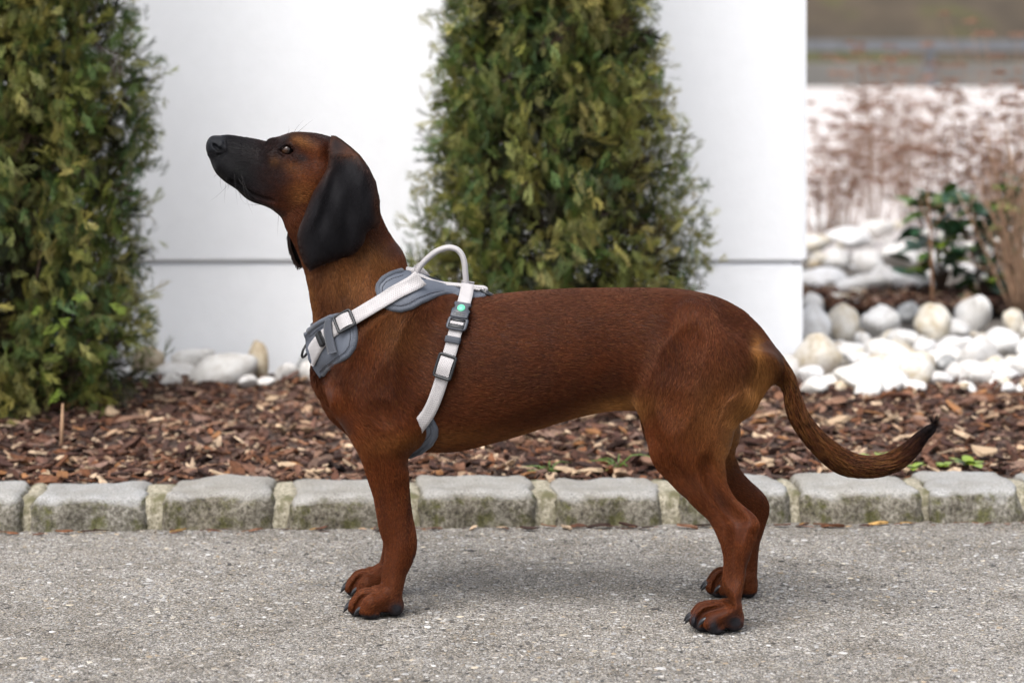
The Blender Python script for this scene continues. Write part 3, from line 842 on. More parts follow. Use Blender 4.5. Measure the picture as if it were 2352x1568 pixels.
# ---- small weeds in the bed and at the kerb
def weed(u, v, z, n, L, label, key='leaf_bright', blade=False):
    g = G(u, v, z)
    root = empty('weed', tuple(g)); tag(root, label, 'weed', 'weeds along the kerb')
    for i in range(n):
        a = rt.uniform(0, 6.28)
        if blade:
            d = np.array([math.cos(a), math.sin(a) * .6, 0]); l = L * rt.uniform(.6, 1.1); up = rt.uniform(.15, 1.0)
            pts = catmull(np.array([[0, 0, 0], d * l * .35 + [0, 0, l * .45 * up], d * l + [0, 0, l * .35 * up]]), 6)
            tv, tf = tube(pts, [.0014, .0014, .0013, .0011, .0008, .0002], 4); mesh_obj('grass_blade', tv, tf, M_LEAF['leaf_mid'], root)
        else:
            o = link(bpy.data.objects.new('leaf', LM[key]), root); s = L * rt.uniform(.6, 1.1); o.scale = (s * 1.3, s, s)
            o.location = (rt.normal() * L * .25, rt.normal() * L * .2, .004); o.rotation_euler = (rt.uniform(.1, .6), 0, a)
weed(2012, 1052, .062, 7, .036, 'bright green weed leaves beside the black tail tip')
weed(2100, 1078, .058, 9, .026, 'low green weeds between the tail and the kerb')
weed(2235, 1072, .058, 9, .034, 'bright green weed leaves behind the kerb near the right edge')
weed(2165, 1076, .058, 6, .024, 'small weed sprouts behind the kerb right of the tail tip')
weed(1262, 1086, .052, 9, .06, 'thin grass tuft growing at the kerb joint under the belly', blade=True)
weed(1420, 1078, .055, 8, .07, 'thin grass tuft lying over the kerb before the hind leg', blade=True)
weed(352, 1010, .060, 6, .018, 'tiny green seedling in the mulch near the left tree', 'leaf_mid')
# a pale stick pushed upright into the mulch
p0, p1 = G(139, 1024, .062), None
p1 = p0 + np.array([.004, 0, .078])
tv, tf = tube([p0 - np.array([0, 0, .02]), (p0 + p1) / 2 + np.array([.001, 0, 0]), p1], [.0032, .0034, .0014], 7)
st_ = mesh_obj('wooden_stick', [np.array(v) - p0 for v in tv], tf, simple('pale_wood', srgb(158, 126, 98), .85, 60, .25))
st_.location = p0; tag(st_, 'thin pale wooden stick standing upright in the mulch', 'stick')
print('plants done', round(time.time() - T0, 1))
# ================================================================== the dog
def yc(u):                      # the dog stands a little askew: its rear is nearer to the lens
    return -0.030 - 0.000067 * (u - 900)

CHAINS = []                     # dicts: name, ellipsoid arrays, blend radius
def chain(name, pairs, k=0.02, step=0.006, along=None, yabs=False):
    """pairs: (u1, v1, u2, v2, half width, y offset): two outline points of a section."""
    K = []
    for (u1, v1, u2, v2, b, yo) in pairs:
        y = yo if yabs else yc((u1 + u2) / 2) + yo
        p, q = P(u1, v1, y), P(u2, v2, y)
        c = (p + q) / 2
        K.append([c[0], c[1], c[2], np.hypot(q[0] - p[0], q[2] - p[2]) / 2, b])
    K = np.array(K)
    L = np.linalg.norm(np.diff(K[:, :3], axis=0), axis=1).sum()
    S = catmull(K, max(3, int(L / step)))
    t = np.gradient(S[:, :3], axis=0)
    t /= np.linalg.norm(t, axis=1)[:, None]
    c = np.minimum(S[:, 3], S[:, 4]) * 0.55 if along is None else np.full(len(S), along)
    CHAINS.append(dict(name=name, C=S[:, :3], a=S[:, 3], b=S[:, 4], c=c, t=t, k=k))

def blob(name, pts, k=0.012, step=0.004):
    """pts: (x, y, z, r) knots of a round tapering limb."""
    K = np.array(pts, float)
    L = np.linalg.norm(np.diff(K[:, :3], axis=0), axis=1).sum()
    S = catmull(K, max(3, int(L / step)))
    t = np.gradient(S[:, :3], axis=0); t /= np.linalg.norm(t, axis=1)[:, None]
    CHAINS.append(dict(name=name, C=S[:, :3], a=S[:, 3], b=S[:, 3], c=S[:, 3], t=t, k=k))

def vsec(u, vt, vb, b, yo=0.0):
    return (u, vt, u, vb, b, yo)

chain('torso', [vsec(772, 800, 935, .048), vsec(792, 745, 975, .060), vsec(830, 690, 1012, .074), vsec(880, 650, 1030, .082),
    vsec(940, 640, 1040, .088), vsec(1000, 656, 1043, .093), vsec(1060, 669, 1038, .097), vsec(1130, 674, 1021, .098),
    vsec(1200, 669, 1001, .096), vsec(1270, 665, 979, .091), vsec(1340, 661, 958, .084), vsec(1400, 660, 946, .077),
    vsec(1460, 660, 944, .073), vsec(1520, 661, 950, .073), vsec(1580, 666, 955, .074), vsec(1640, 680, 945, .072),
    vsec(1690, 705, 935, .064), vsec(1718, 742, 915, .050), vsec(1728, 790, 890, .034)], along=.036, step=.003)
chain('neck', [(672, 470, 815, 372, .050, 0), (655, 512, 862, 430, .052, 0), (668, 545, 878, 490, .054, 0), (683, 578, 902, 545, .057, 0),
    (698, 628, 929, 584, .060, 0), (711, 682, 934, 616, .065, 0), (721, 735, 938, 640, .071, 0), (734, 800, 945, 655, .075, 0),
    (752, 862, 960, 700, .076, 0), (785, 910, 960, 760, .074, 0)], along=.028, k=.022, step=.003)
chain('head', [(486, 311, 483, 374, .019, 0), (512, 309, 499, 402, .0235, 0), (545, 311.5, 529, 427, .0265, 0), (576, 316, 556, 446, .0305, 0),
    (606, 320, 588, 467, .0355, 0), (630, 318, 612, 477, .0405, 0), (655, 306, 634, 486, .043, 0), (690, 302, 658, 500, .049, 0),
    (725, 304, 690, 512, .053, 0), (760, 313, 725, 520, .054, 0), (792, 331, 755, 510, .051, 0), (815, 352, 790, 480, .045, 0)],
    along=.016, k=.012, step=.002)
# cheek, brow, flews
def onhead(u, v, y, r): p = P(u, v, yc(u) + y); return (p[0], p[1], p[2], r)
for s in (-1, 1):
    blob('head', [onhead(640, 455, s*.024, .018), onhead(690, 420, s*.030, .026), onhead(730, 400, s*.034, .024)], k=.02)
    blob('head', [onhead(652, 324, s*.020, .008), onhead(675, 322, s*.028, .012), onhead(705, 328, s*.035, .015), onhead(735, 340, s*.037, .016)], k=.016)
    blob('head', [onhead(505, 385, s*.013, .0125), onhead(545, 408, s*.017, .014), onhead(590, 437, s*.020, .013), onhead(620, 455, s*.022, .009)], k=.012)
    blob('head', [onhead(625, 356, s*.020, .010), onhead(650, 364, s*.027, .011), onhead(685, 364, s*.034, .013)], k=.014)
# shoulder and fore legs
def leg_f(name, pairs, yo):
    chain(name, [(a, b_, c, d, w, yo + dy) for (a, b_, c, d, w, dy) in pairs], along=.016, k=.022, step=.0025)
leg_f('fore_near', [(792, 865, 915, 880, .034, .022), (786, 935, 930, 940, .038, .012), (800, 990, 940, 985, .036, .006), (816, 1022, 942, 1016, .033, .002),
    (832, 1061, 940, 1052, .0285, 0), (845, 1103, 941, 1102, .0255, 0), (855, 1139, 943, 1142, .0235, 0), (863, 1180, 949, 1184, .0215, -.001),
    (872, 1225, 956, 1220, .0205, -.002), (880, 1251, 958, 1250, .0205, -.003), (881, 1280, 955, 1284, .020, -.004), (877, 1312, 940, 1313, .0195, -.006),
    (872, 1338, 931, 1343, .021, -.008), (864, 1360, 925, 1368, .023, -.009)], -.060)
leg_f('fore_far', [(800, 865, 915, 880, .034, -.022), (800, 960, 930, 960, .036, -.012), (820, 1015, 935, 1010, .034, -.004), (845, 1061, 935, 1050, .029, 0),
    (857, 1103, 935, 1102, .026, 0), (866, 1150, 936, 1150, .0235, 0), (874, 1200, 940, 1200, .0215, 0), (880, 1240, 942, 1240, .0205, 0),
    (877, 1275, 935, 1275, .0195, 0), (868, 1305, 922, 1305, .020, 0), (856, 1325, 915, 1328, .022, 0)], .066)
# shoulder muscle, upper arm, elbow
for s in (-1, 1):
    o = lambda u, v, y, r: onhead(u, v, s * y, r)
    blob('shoulder', [o(945, 700, .052, .028), o(890, 780, .056, .036), o(835, 860, .052, .038), o(800, 910, .046, .034)], k=.035)
    blob('upper_arm', [o(815, 915, .050, .034), o(860, 950, .058, .034), o(915, 985, .064, .026)], k=.03)
    blob('upper_arm', [o(925, 860, .058, .030), o(905, 930, .064, .030), o(922, 985, .068, .022)], k=.03)
    blob('elbow', [o(905, 985, .072, .018), o(918, 1002, .076, .0165), o(927, 1014, .075, .0130)], k=.010)
    blob('elbow', [o(870, 1000, .072, .018), o(895, 1040, .074, .016), o(905, 1090, .070, .012)], k=.014)
# hind legs
def leg_h(name, pairs, s):
    chain(name, [(a, b_, c, d, w, s * yo) for (a, b_, c, d, w, yo) in pairs], along=.016, k=.024, step=.0025)
leg_h('hind_near', [(1500, 800, 1735, 810, .030, .038), (1484, 880, 1752, 880, .038, .042), (1478, 945, 1712, 945, .042, .048), (1481, 1000, 1688, 1008, .041, .056),
    (1497, 1055, 1670, 1050, .036, .066), (1522, 1092, 1667, 1070, .030, .074), (1555, 1128, 1672, 1086, .0255, .081), (1587, 1160, 1684, 1122, .022, .087),
    (1619, 1189, 1706, 1154, .0195, .092), (1642, 1224, 1737, 1186, .0185, .097), (1656, 1260, 1746, 1207, .019, .100), (1660, 1287, 1738, 1240, .0185, .103),
    (1660, 1303, 1725, 1281, .017, .106), (1657, 1340, 1714, 1324, .0165, .110), (1653, 1372, 1706, 1364, .017, .112), (1650, 1392, 1702, 1394, .019, .113)], -1)
leg_h('hind_far', [(1520, 820, 1725, 820, .030, .036), (1500, 900, 1735, 890, .038, .042), (1500, 960, 1705, 960, .040, .05), (1520, 1030, 1688, 1020, .038, .06),
    (1570, 1085, 1690, 1060, .032, .07), (1612, 1115, 1712, 1086, .027, .078), (1650, 1145, 1742, 1117, .022, .085), (1680, 1172, 1764, 1141, .0185, .09),
    (1692, 1205, 1769, 1160, .018, .094), (1696, 1232, 1764, 1190, .018, .097), (1697, 1255, 1753, 1233, .017, .1), (1695, 1290, 1745, 1272, .0165, .103),
    (1690, 1325, 1741, 1320, .0165, .106), (1688, 1338, 1738, 1338, .018, .107)], 1)
for s in (-1, 1):
    o = lambda u, v, y, r: onhead(u, v, s * y, r)
    blob('thigh', [o(1600, 745, .045, .032), o(1590, 830, .052, .045), o(1575, 930, .056, .050), o(1565, 1010, .064, .036)], k=.03)
    blob('thigh', [o(1690, 800, .036, .030), o(1690, 880, .040, .036), o(1650, 960, .054, .034), o(1625, 1040, .066, .024)], k=.03)
    blob('flank', [o(1500, 880, .040, .020), o(1500, 930, .044, .018), o(1515, 985, .052, .020)], k=.02)
    blob('tendon', [o(1650, 1062, .074, .012), o(1684, 1128, .088, .0085), o(1728, 1186, .097, .0095), o(1737, 1204, .099, .0095)], k=.012)
# tail (outer and inner outline)
chain('tail', [(1690, 712, 1715, 800, .026, 0), (1728, 736, 1738, 800, .021, 0), (1756, 764, 1752, 812, .0185, 0), (1787, 805, 1766, 838, .0165, 0), (1812, 850, 1782, 880, .0158, 0),
    (1830, 900, 1798, 928, .0155, 0), (1850, 948, 1818, 975, .0155, 0), (1878, 985, 1846, 1014, .0153, .0), (1916, 1018, 1882, 1052, .0153, 0),
    (1958, 1042, 1928, 1083, .015, .0), (2000, 1050, 1984, 1093, .0145, 0), (2040, 1044, 2032, 1086, .0125, 0), (2078, 1025, 2066, 1066, .0105, 0),
    (2108, 1000, 2098, 1034, .0075, 0), (2132, 978, 2127, 996, .004, 0)], along=.010, k=.016, step=.0025)
# paws
CLAWS, TOES = [], []
def paw(name, ux, yp, reach, back, lift=0.0, yaw=0.0, spr=1.0):
    Y = CAM_D + yp
    x0 = (ux - CX) * Y / F
    ca, sa = math.cos(yaw), math.sin(yaw)
    T = lambda dx, dy, z, r: (x0 + ca * dx - sa * dy, yp + sa * dx + ca * dy, z, r)
    for dy, rf, rr in ((-.0270, .60, .0112), (-.0098, 1.0, .0116), (.0098, 1.0, .0116), (.0270, .60, .0112)):
        R = reach * rf; dy *= spr
        blob(name, [T(.006, dy * .55, .034, .0125), T(-R * .40, dy * .92, .0262 + lift * .5, rr * 1.0), T(-R * .75, dy, .0235 + lift, rr * 1.08),
                    T(-R * 1.02, dy * 1.03, .0130 + lift * .55, rr * 1.0)], k=.0022)
        blob(name, [T(-R * .9, dy, .0075, .0068), T(-R * .62, dy, .0075, .0072)], k=.003)
        tip = -R - rr * .72
        CLAWS.append((T(tip + .006, dy * 1.03, .0165 + lift * .9, 0)[:3], T(tip - .004, dy * 1.05, .0140 + lift * .8, 0)[:3], T(tip - .0105, dy * 1.07, .0060 + lift * .8, 0)[:3]))
    K0, K1 = np.array(T(.010, 0, .0185, 0)[:3]), np.array(T(-reach * .52, 0, .0165, 0)[:3])
    cs = np.linspace(0, 1, 9)[:, None] * (K1 - K0) + K0
    CHAINS.append(dict(name=name, C=cs, a=np.full(9, .0128), b=np.linspace(.024, .029, 9) * spr, c=np.full(9, .012), t=np.tile((K1 - K0) / np.linalg.norm(K1 - K0), (9, 1)), k=.008))
    blob(name, [T(.002, -.009, .030, .013), T(.002, .009, .030, .013)], k=.010)
    for dy, R in ((-.0192 * spr, reach * .86), (0, reach * 1.06), (.0192 * spr, reach * .86)):      # clefts between the toes
        TOES.append([T(-R * .30, dy, .0400, .0016), T(-R * .58, dy, .0352 + lift * .9, .0028), T(-R * .86, dy, .0300 + lift, .0034), T(-R * 1.12, dy, .0185 + lift * .7, .0034), T(-R * 1.24, dy, .0060, .0030)])
    blob(name, [T(back, -.010, .0125, .0115), T(back, .010, .0125, .0115)], k=.006)
    return T
paw('fore_near', 886, -.094, .040, .014)
paw('fore_far', 876, .036, .040, .014)
paw('hind_near', 1672, -.190, .041, .008, lift=.006, spr=.86)
paw('hind_far', 1706, .028, .042, .008, lift=.005, spr=.86)

# ---- distance field on a grid, blended smoothly, then meshed by surface nets
H = 0.0019
lo = np.array([-0.455, -0.262, -0.004]); hi = np.array([0.645, 0.130, 0.705])
dims = np.ceil((hi - lo) / H).astype(int)
ax = [lo[i] + H * np.arange(dims[i]) for i in range(3)]
FIELD = np.full(dims, 0.08, np.float32)

def ell_dist(X, Yy, Z, ch, i):
    C, t = ch['C'][i], ch['t'][i]
    tn = np.array([t[0], 0, t[2]]); l = np.linalg.norm(tn)
    tn = tn / l if l > 1e-6 else np.array([1., 0, 0])
    dx, dy, dz = X - C[0], Yy - C[1], Z - C[2]
    q1 = dx * tn[0] + dz * tn[2]
    q2 = -dx * tn[2] + dz * tn[0]
    a, b, c = ch['a'][i], ch['b'][i], ch['c'][i]
    s1, s2, s3 = q1 / c, q2 / a, dy / b
    k0 = np.sqrt(s1 * s1 + s2 * s2 + s3 * s3)
    k1 = np.sqrt((s1 / c) ** 2 + (s2 / a) ** 2 + (s3 / b) ** 2) + 1e-9
    return k0 * (k0 - 1) / k1

def box_of(C, r, m):
    i0 = np.maximum(np.floor((C - r - m - lo) / H).astype(int), 0)
    i1 = np.minimum(np.ceil((C + r + m - lo) / H).astype(int) + 1, dims)
    return i0, i1

def smin(a, b, k):
    h = np.maximum(k - np.abs(a - b), 0) / k
    return np.minimum(a, b) - h * h * k * 0.25

for ch in CHAINS:
    k = ch['k']
    rr = np.maximum(np.maximum(ch['a'], ch['b']), ch['c'])
    m = k + 0.003
    c0, c1 = box_of(ch['C'].min(0), rr.max(), m)[0], box_of(ch['C'].max(0), rr.max(), m)[1]
    loc = np.full(c1 - c0, 0.08, np.float32)
    for i in range(len(rr)):
        t = ch['t'][i]; ct, st = abs(t[0]), abs(t[2])
        ext = np.array([math.hypot(ch['c'][i] * ct, ch['a'][i] * st), ch['b'][i], math.hypot(ch['c'][i] * st, ch['a'][i] * ct)])
        j0, j1 = box_of(ch['C'][i], np.minimum(ext, rr[i]) + .002, m)
        j0, j1 = np.maximum(j0, c0), np.minimum(j1, c1)
        if (j1 <= j0).any(): continue
        X = ax[0][j0[0]:j1[0]][:, None, None].astype(np.float32); Yy = ax[1][j0[1]:j1[1]][None, :, None].astype(np.float32)
        Z = ax[2][j0[2]:j1[2]][None, None, :].astype(np.float32)
        d = ell_dist(X, Yy, Z, ch, i)
        s = tuple(slice(j0[q] - c0[q], j1[q] - c0[q]) for q in range(3))
        np.minimum(loc[s], d, out=loc[s])
    g = tuple(slice(c0[q], c1[q]) for q in range(3))
    FIELD[g] = smin(FIELD[g], loc, k)

def carve(pts, k=.004):
    """Cut a rounded groove: pts (x, y, z, r)."""
    K = np.array(pts, float)
    L = np.linalg.norm(np.diff(K[:, :3], axis=0), axis=1).sum()
    S = catmull(K, max(2, int(L / .002)))
    for x, y, z, r in S:
        j0, j1 = box_of(np.array([x, y, z]), r, k + .002)
        X = ax[0][j0[0]:j1[0]][:, None, None]; Yy = ax[1][j0[1]:j1[1]][None, :, None]; Z = ax[2][j0[2]:j1[2]][None, None, :]
        d = np.sqrt((X - x) ** 2 + (Yy - y) ** 2 + (Z - z) ** 2) - r
        g = tuple(slice(j0[q], j1[q]) for q in range(3))
        FIELD[g] = -smin(-FIELD[g], d.astype(np.float32), k)

def add_blob(pts, k):
    K = np.array(pts, float)
    S = catmull(K, max(3, int(np.linalg.norm(np.diff(K[:, :3], axis=0), axis=1).sum() / .001)))
    for x, y, z, r in S:
        j0, j1 = box_of(np.array([x, y, z]), r, k + .002)
        X = ax[0][j0[0]:j1[0]][:, None, None]; Yy = ax[1][j0[1]:j1[1]][None, :, None]; Z = ax[2][j0[2]:j1[2]][None, None, :]
        d = (np.sqrt((X - x) ** 2 + (Yy - y) ** 2 + (Z - z) ** 2) - r).astype(np.float32)
        g = tuple(slice(j0[q], j1[q]) for q in range(3))
        FIELD[g] = np.minimum(FIELD[g], d)

def field_y(x, z, side):
    """y of the outermost skin at (x, z) on the given side (-1 near, +1 far)."""
    i = int(round((x - lo[0]) / H)); k = int(round((z - lo[2]) / H))
    col = FIELD[i, :, k] < 0
    js = np.nonzero(col)[0]
    if len(js) == 0: return None
    return ax[1][js[0]] if side < 0 else ax[1][js[-1]]

for g_ in TOES: carve(g_, k=.003)
EYES = []
for s in (-1, 1):
    def skin(u, v, depth, r):
        p = P(u, v, yc(u) + s * .03)
        y = field_y(p[0], p[2], s)
        p = P(u, v, y if y is not None else yc(u) + s * .02)
        return (p[0], p[1] - s * depth, p[2], r)
    # mouth line, nostril, eye socket with its inner corner
    carve([skin(u, v, d - .0008, .0020) for u, v, d in ((528, 421, .0005), (552, 436, .0008), (578, 449, .001), (604, 459, .001), (626, 466, .0)) ], k=.005)
    carve([skin(u, v, d, r) for u, v, d, r in ((480, 337, .001, .0034), (485, 345, .001, .0034), (494, 346, .0005, .0024), (502, 341, .0003, .0018), (507, 334, .0, .0013))], k=.002)
    carve([skin(u, v, -.0012, .0022) for u, v in ((514, 322), (513, 336), (506, 350), (492, 358), (482, 362))], k=.003)
    e = skin(658, 340, .0040, .0)
    EYES.append(e[:3])
    carve([skin(647, 339, .001, .0034), skin(656, 340, .002, .0078), skin(667, 344, .001, .0056)], k=.003)
    ey = e[1] + s * .0050
    def lid(pts): return [tuple(P(u, v, ey + s * o)) + (r,) for u, v, o, r in pts]
    add_blob(lid([(634, 337, -.0035, .0016), (642, 332, .0005, .0018), (650, 326.5, .0020, .0021), (660, 325.5, .0026, .0023), (669, 332, .0028, .0021), (676, 344, .0022, .0018), (682, 356, .001, .0012)]), .003)
    add_blob(lid([(635, 339, -.003, .0013), (643, 346, .001, .0017), (652, 352, .0020, .0019), (663, 354.5, .0024, .0019), (674, 349, .0022, .0016)]), .003)
# muscle grooves on the outer sides of the legs
for s in (-1, 1):
    def skin2(u, v, out, r):
        p = P(u, v, yc(u) + s * .08); y = field_y(p[0], p[2], s)
        if y is None: y = yc(u) + s * .08
        p = P(u, v, y); return (p[0], p[1] + s * out, p[2], r)
    if s < 0:
        def groove(pts, depth, R):
            n = len(pts)
            carve([skin2(u, v, R - depth * math.sin(math.pi * (i + .35) / (n - .3)), R) for i, (u, v) in enumerate(pts)], k=.014)
        groove(((1632, 1070), (1645, 1100), (1660, 1130), (1678, 1157), (1692, 1178), (1700, 1190)), .0026, .014)
        groove(((1697, 1215), (1692, 1240), (1689, 1270), (1687, 1300), (1686, 1330)), .0015, .014)
for s in (-1, 1):
    def skin2(u, v, out, r):
        p = P(u, v, yc(u) + s * .08); y = field_y(p[0], p[2], s)
        if y is None: y = yc(u) + s * .08
        p = P(u, v, y); return (p[0], p[1] + s * out, p[2], r)
    def hollow(pts, depth, R):
        n = 9
        carve([skin2(u, v, R + .013 - (.013 - depth) * max(0, math.sin(math.pi * (i + .3) / (n - .4))), R) for i, (u, v) in enumerate(catmull(np.array(pts, float), 9))], k=.012)
    hollow(((985, 715), (972, 770), (960, 830), (948, 890), (940, 945)), .0040, .045)
    hollow(((918, 700), (880, 745), (845, 795), (812, 845), (786, 895)), .0040, .042)
    hollow(((1498, 930), (1505, 880), (1520, 830), (1545, 780), (1575, 740)), .0068, .060)
    hollow(((1655, 1000), (1668, 950), (1690, 900), (1705, 860)), .0060, .040)
    hollow(((846, 930), (875, 955), (905, 962)), .0050, .034)
    hollow(((845, 545), (815, 600), (790, 660), (765, 710)), .0045, .040)
# creases of the loose skin: throat and in front of the shoulder
for s in (-1,):
    pass

def surface_nets(Fd):
    S = Fd < 0
    nx, ny, nz = Fd.shape
    c = [S[i:nx - 1 + i, j:ny - 1 + j, k:nz - 1 + k] for i in (0, 1) for j in (0, 1) for k in (0, 1)]
    cnt = sum(x.astype(np.int8) for x in c)
    act = (cnt > 0) & (cnt < 8)
    idx = np.argwhere(act)
    ids = np.full(act.shape, -1, np.int32); ids[act] = np.arange(len(idx))
    off = np.array([(i, j, k) for i in (0, 1) for j in (0, 1) for k in (0, 1)])
    vals = np.stack([Fd[idx[:, 0] + o[0], idx[:, 1] + o[1], idx[:, 2] + o[2]] for o in off], 1)
    pos = np.zeros((len(idx), 3)); num = np.zeros(len(idx))
    for a in range(8):
        for b in range(a + 1, 8):
            if np.abs(off[a] - off[b]).sum() != 1: continue
            cross = (vals[:, a] < 0) != (vals[:, b] < 0)
            t = vals[:, a] / np.where(cross, vals[:, a] - vals[:, b], 1)
            p = off[a] + t[:, None] * (off[b] - off[a])
            pos[cross] += p[cross]; num += cross
    V = (idx + pos / num[:, None]) * H + lo
    quads = []
    for axis in range(3):
        o = [0, 0, 0]; o[axis] = 1
        A = S[:nx - o[0], :ny - o[1], :nz - o[2]]; B = S[o[0]:, o[1]:, o[2]:]
        for flip, e in ((False, A & ~B), (True, ~A & B)):
            E = np.argwhere(e)
            u, w = [(1, 2), (2, 0), (0, 1)][axis]
            ok = (E[:, u] > 0) & (E[:, w] > 0) & (E[:, u] < act.shape[u]) & (E[:, w] < act.shape[w])
            E = E[ok]
            def at(du, dw):
                q = E.copy(); q[:, u] -= du; q[:, w] -= dw
                return ids[q[:, 0], q[:, 1], q[:, 2]]
            Q = np.stack([at(1, 1), at(0, 1), at(0, 0), at(1, 0)], 1)
            if flip: Q = Q[:, ::-1]
            quads.append(Q[(Q >= 0).all(1)])
    return V, np.concatenate(quads)

DV, DF = surface_nets(FIELD)
# a few relaxation passes take the grid stepping out of the skin
edges = np.concatenate([DF[:, [0, 1]], DF[:, [1, 2]], DF[:, [2, 3]], DF[:, [3, 0]]])
deg = np.bincount(edges.ravel(), minlength=len(DV))
for lam in (0.5, -0.52, 0.5, -0.52, 0.45):
    acc = np.zeros_like(DV)
    for q in range(3):
        acc[:, q] = np.bincount(edges[:, 0], DV[edges[:, 1], q], len(DV)) + np.bincount(edges[:, 1], DV[edges[:, 0], q], len(DV))
    DV = DV + lam * (acc / np.maximum(deg, 1)[:, None] - DV)
print('dog mesh', len(DV), len(DF), round(time.time() - T0, 1))

# ---- the blended skin swells a little where limbs meet: draw it back onto the measured outline
def uv_of(V):
    Y = CAM_D + V[..., 1]
    return CX + V[..., 0] * F / Y, VH + (CAM_H - V[..., 2]) * F / Y
OUTLINES = [
    ('all', 1.5, [(483, 378), (481, 360), (474, 345), (472, 327), (485, 310), (514, 309), (541, 311), (575, 316), (610, 321), (632, 318), (648, 306), (675, 303), (704, 302), (724, 304), (750, 311)]),
    ('all', 2.0, [(877, 498), (888, 525), (908, 552), (929, 576)]),
    ('all', 2.0, [(1135, 675), (1200, 668), (1300, 662), (1400, 660), (1500, 660), (1560, 663), (1620, 673), (1680, 697), (1720, 724)]),
    ('all', 3.0, [(1740, 740), (1780, 790), (1810, 840), (1835, 900), (1855, 950), (1880, 985), (1920, 1020), (1960, 1043), (2000, 1050), (2040, 1044), (2080, 1024), (2108, 1000)]),
    ('all', 4.0, [(2110, 1024), (2090, 1052), (2060, 1076), (2020, 1091), (1970, 1093), (1920, 1081), (1880, 1053), (1850, 1018), (1820, 978), (1800, 930), (1780, 870), (1764, 832)]),
    ('all', 3.0, [(1760, 846), (1761, 887), (1743, 925), (1705, 957)]),
    ('near', 2.0, [(1693, 982), (1683, 1020), (1667, 1068), (1669, 1103), (1688, 1141), (1717, 1166), (1741, 1188), (1747, 1204), (1737, 1239), (1723, 1283), (1714, 1325), (1706, 1366)]),
    ('near', 1.5, [(1652, 1375), (1657, 1340), (1660, 1293), (1657, 1261), (1641, 1223), (1619, 1188), (1587, 1160), (1555, 1128), (1521, 1090), (1495, 1055), (1481, 998), (1474, 957)]),
    ('all', 2.5, [(1445, 943), (1430, 942), (1370, 950), (1310, 965), (1260, 980), (1200, 1000), (1125, 1021), (1062, 1036), (1009, 1041), (965, 1039)]),
    ('near', 1.5, [(941, 1051), (941, 1102), (944, 1147), (950, 1191), (957, 1218), (958, 1263), (939, 1312), (930, 1343)]),
    ('near', 1.5, [(871, 1338), (876, 1316), (881, 1281), (881, 1250), (872, 1227), (863, 1180), (855, 1136), (844, 1103), (830, 1061), (807, 1017), (780, 975), (760, 943), (744, 899), (736, 872)]),
    ('all', 1.5, [(718, 718), (710, 680), (702, 634), (697, 622), (681, 574), (664, 540), (641, 500), (628, 483), (614, 477), (586, 467), (563, 458), (552, 443), (530, 427), (508, 414), (492, 394)]),
    ('far', 2.0, [(1711, 1090), (1742, 1119), (1761, 1138), (1769, 1160), (1764, 1188), (1752, 1233), (1744, 1271), (1741, 1320)]),
]
CTRL = []
for side, inset, pl in OUTLINES:
    pl = np.array(pl, float)
    m = max(4, int(np.linalg.norm(np.diff(pl, axis=0), axis=1).sum() / 22))
    q = catmull(pl, m); t = np.gradient(q, axis=0); t /= np.linalg.norm(t, axis=1)[:, None]
    n_ = np.stack([t[:, 1], -t[:, 0]], 1)
    for a, b in zip(q, n_): CTRL.append((side, a - b * inset, b))
def side_w(side, V):
    if side == 'all': return np.ones(V.shape[:-1])
    u = CX + V[..., 0] * 1600; off = V[..., 1] - (-0.030 - 0.000067 * (u - 900))
    return sstep(-.005, -.030, off) if side == 'near' else sstep(.005, .030, off)
WARPS = []
for it in range(2):
    u, v = uv_of(DV); rec = []
    wn, wf = side_w('near', DV) > .5, side_w('far', DV) > .5
    for side, p, n_ in CTRL:
        du, dv = u - p[0], v - p[1]
        along = du * -n_[1] + dv * n_[0]; out = du * n_[0] + dv * n_[1]
        ok = (np.abs(along) < 5) & (out < 34) & (out > -34)
        if side == 'near': ok &= wn
        if side == 'far': ok &= wf
        if ok.sum() < 3: continue
        d = -np.max(out[ok])
        if d > 30: continue
        rec.append((side, p, n_ * np.clip(d, -26, 26)))
    WARPS.append(rec)
    def one_warp(V, rec):
        u, v = uv_of(V)
        num_u = np.zeros(u.shape); num_v = np.zeros(u.shape); den = np.full(u.shape, .25)
        sw = {k: side_w(k, V) for k in ('near', 'far', 'all')}
        for side, p, d in rec:
            r2 = ((u - p[0]) ** 2 + (v - p[1]) ** 2) / (26.0 ** 2)
            w = np.where(r2 < 9, np.exp(-np.minimum(r2, 9)), 0) * sw[side]
            num_u += w * d[0]; num_v += w * d[1]; den += w
        s_ = (CAM_D + V[..., 1]) / F
        out = V.copy(); out[..., 0] += num_u / den * s_; out[..., 2] -= num_v / den * s_
        return out
    print('warp', it, len(rec), 'mean px', np.mean([np.hypot(*r[2]) for r in rec]).round(2))
    DV0 = DV.copy() if it == 0 else DV0
    DV = one_warp(DV, rec)
def warp(V):
    for rec in WARPS: V = one_warp(V, rec)
    return V
EYES = [tuple(warp(np.array([e]))[0]) for e in EYES]

def vert_normals(V, Q):
    n = np.cross(V[Q[:, 2]] - V[Q[:, 0]], V[Q[:, 3]] - V[Q[:, 1]])
    out = np.zeros_like(V)
    for q in range(Q.shape[1]):
        for a in range(3): out[:, a] += np.bincount(Q[:, q], n[:, a], len(V))
    return out / (np.linalg.norm(out, axis=1)[:, None] + 1e-12)
DN = vert_normals(DV, DF)

# layout coordinates of a vertex, to place the coat's markings
DN0 = vert_normals(DV0, DF)
DU, DW = uv_of(DV)

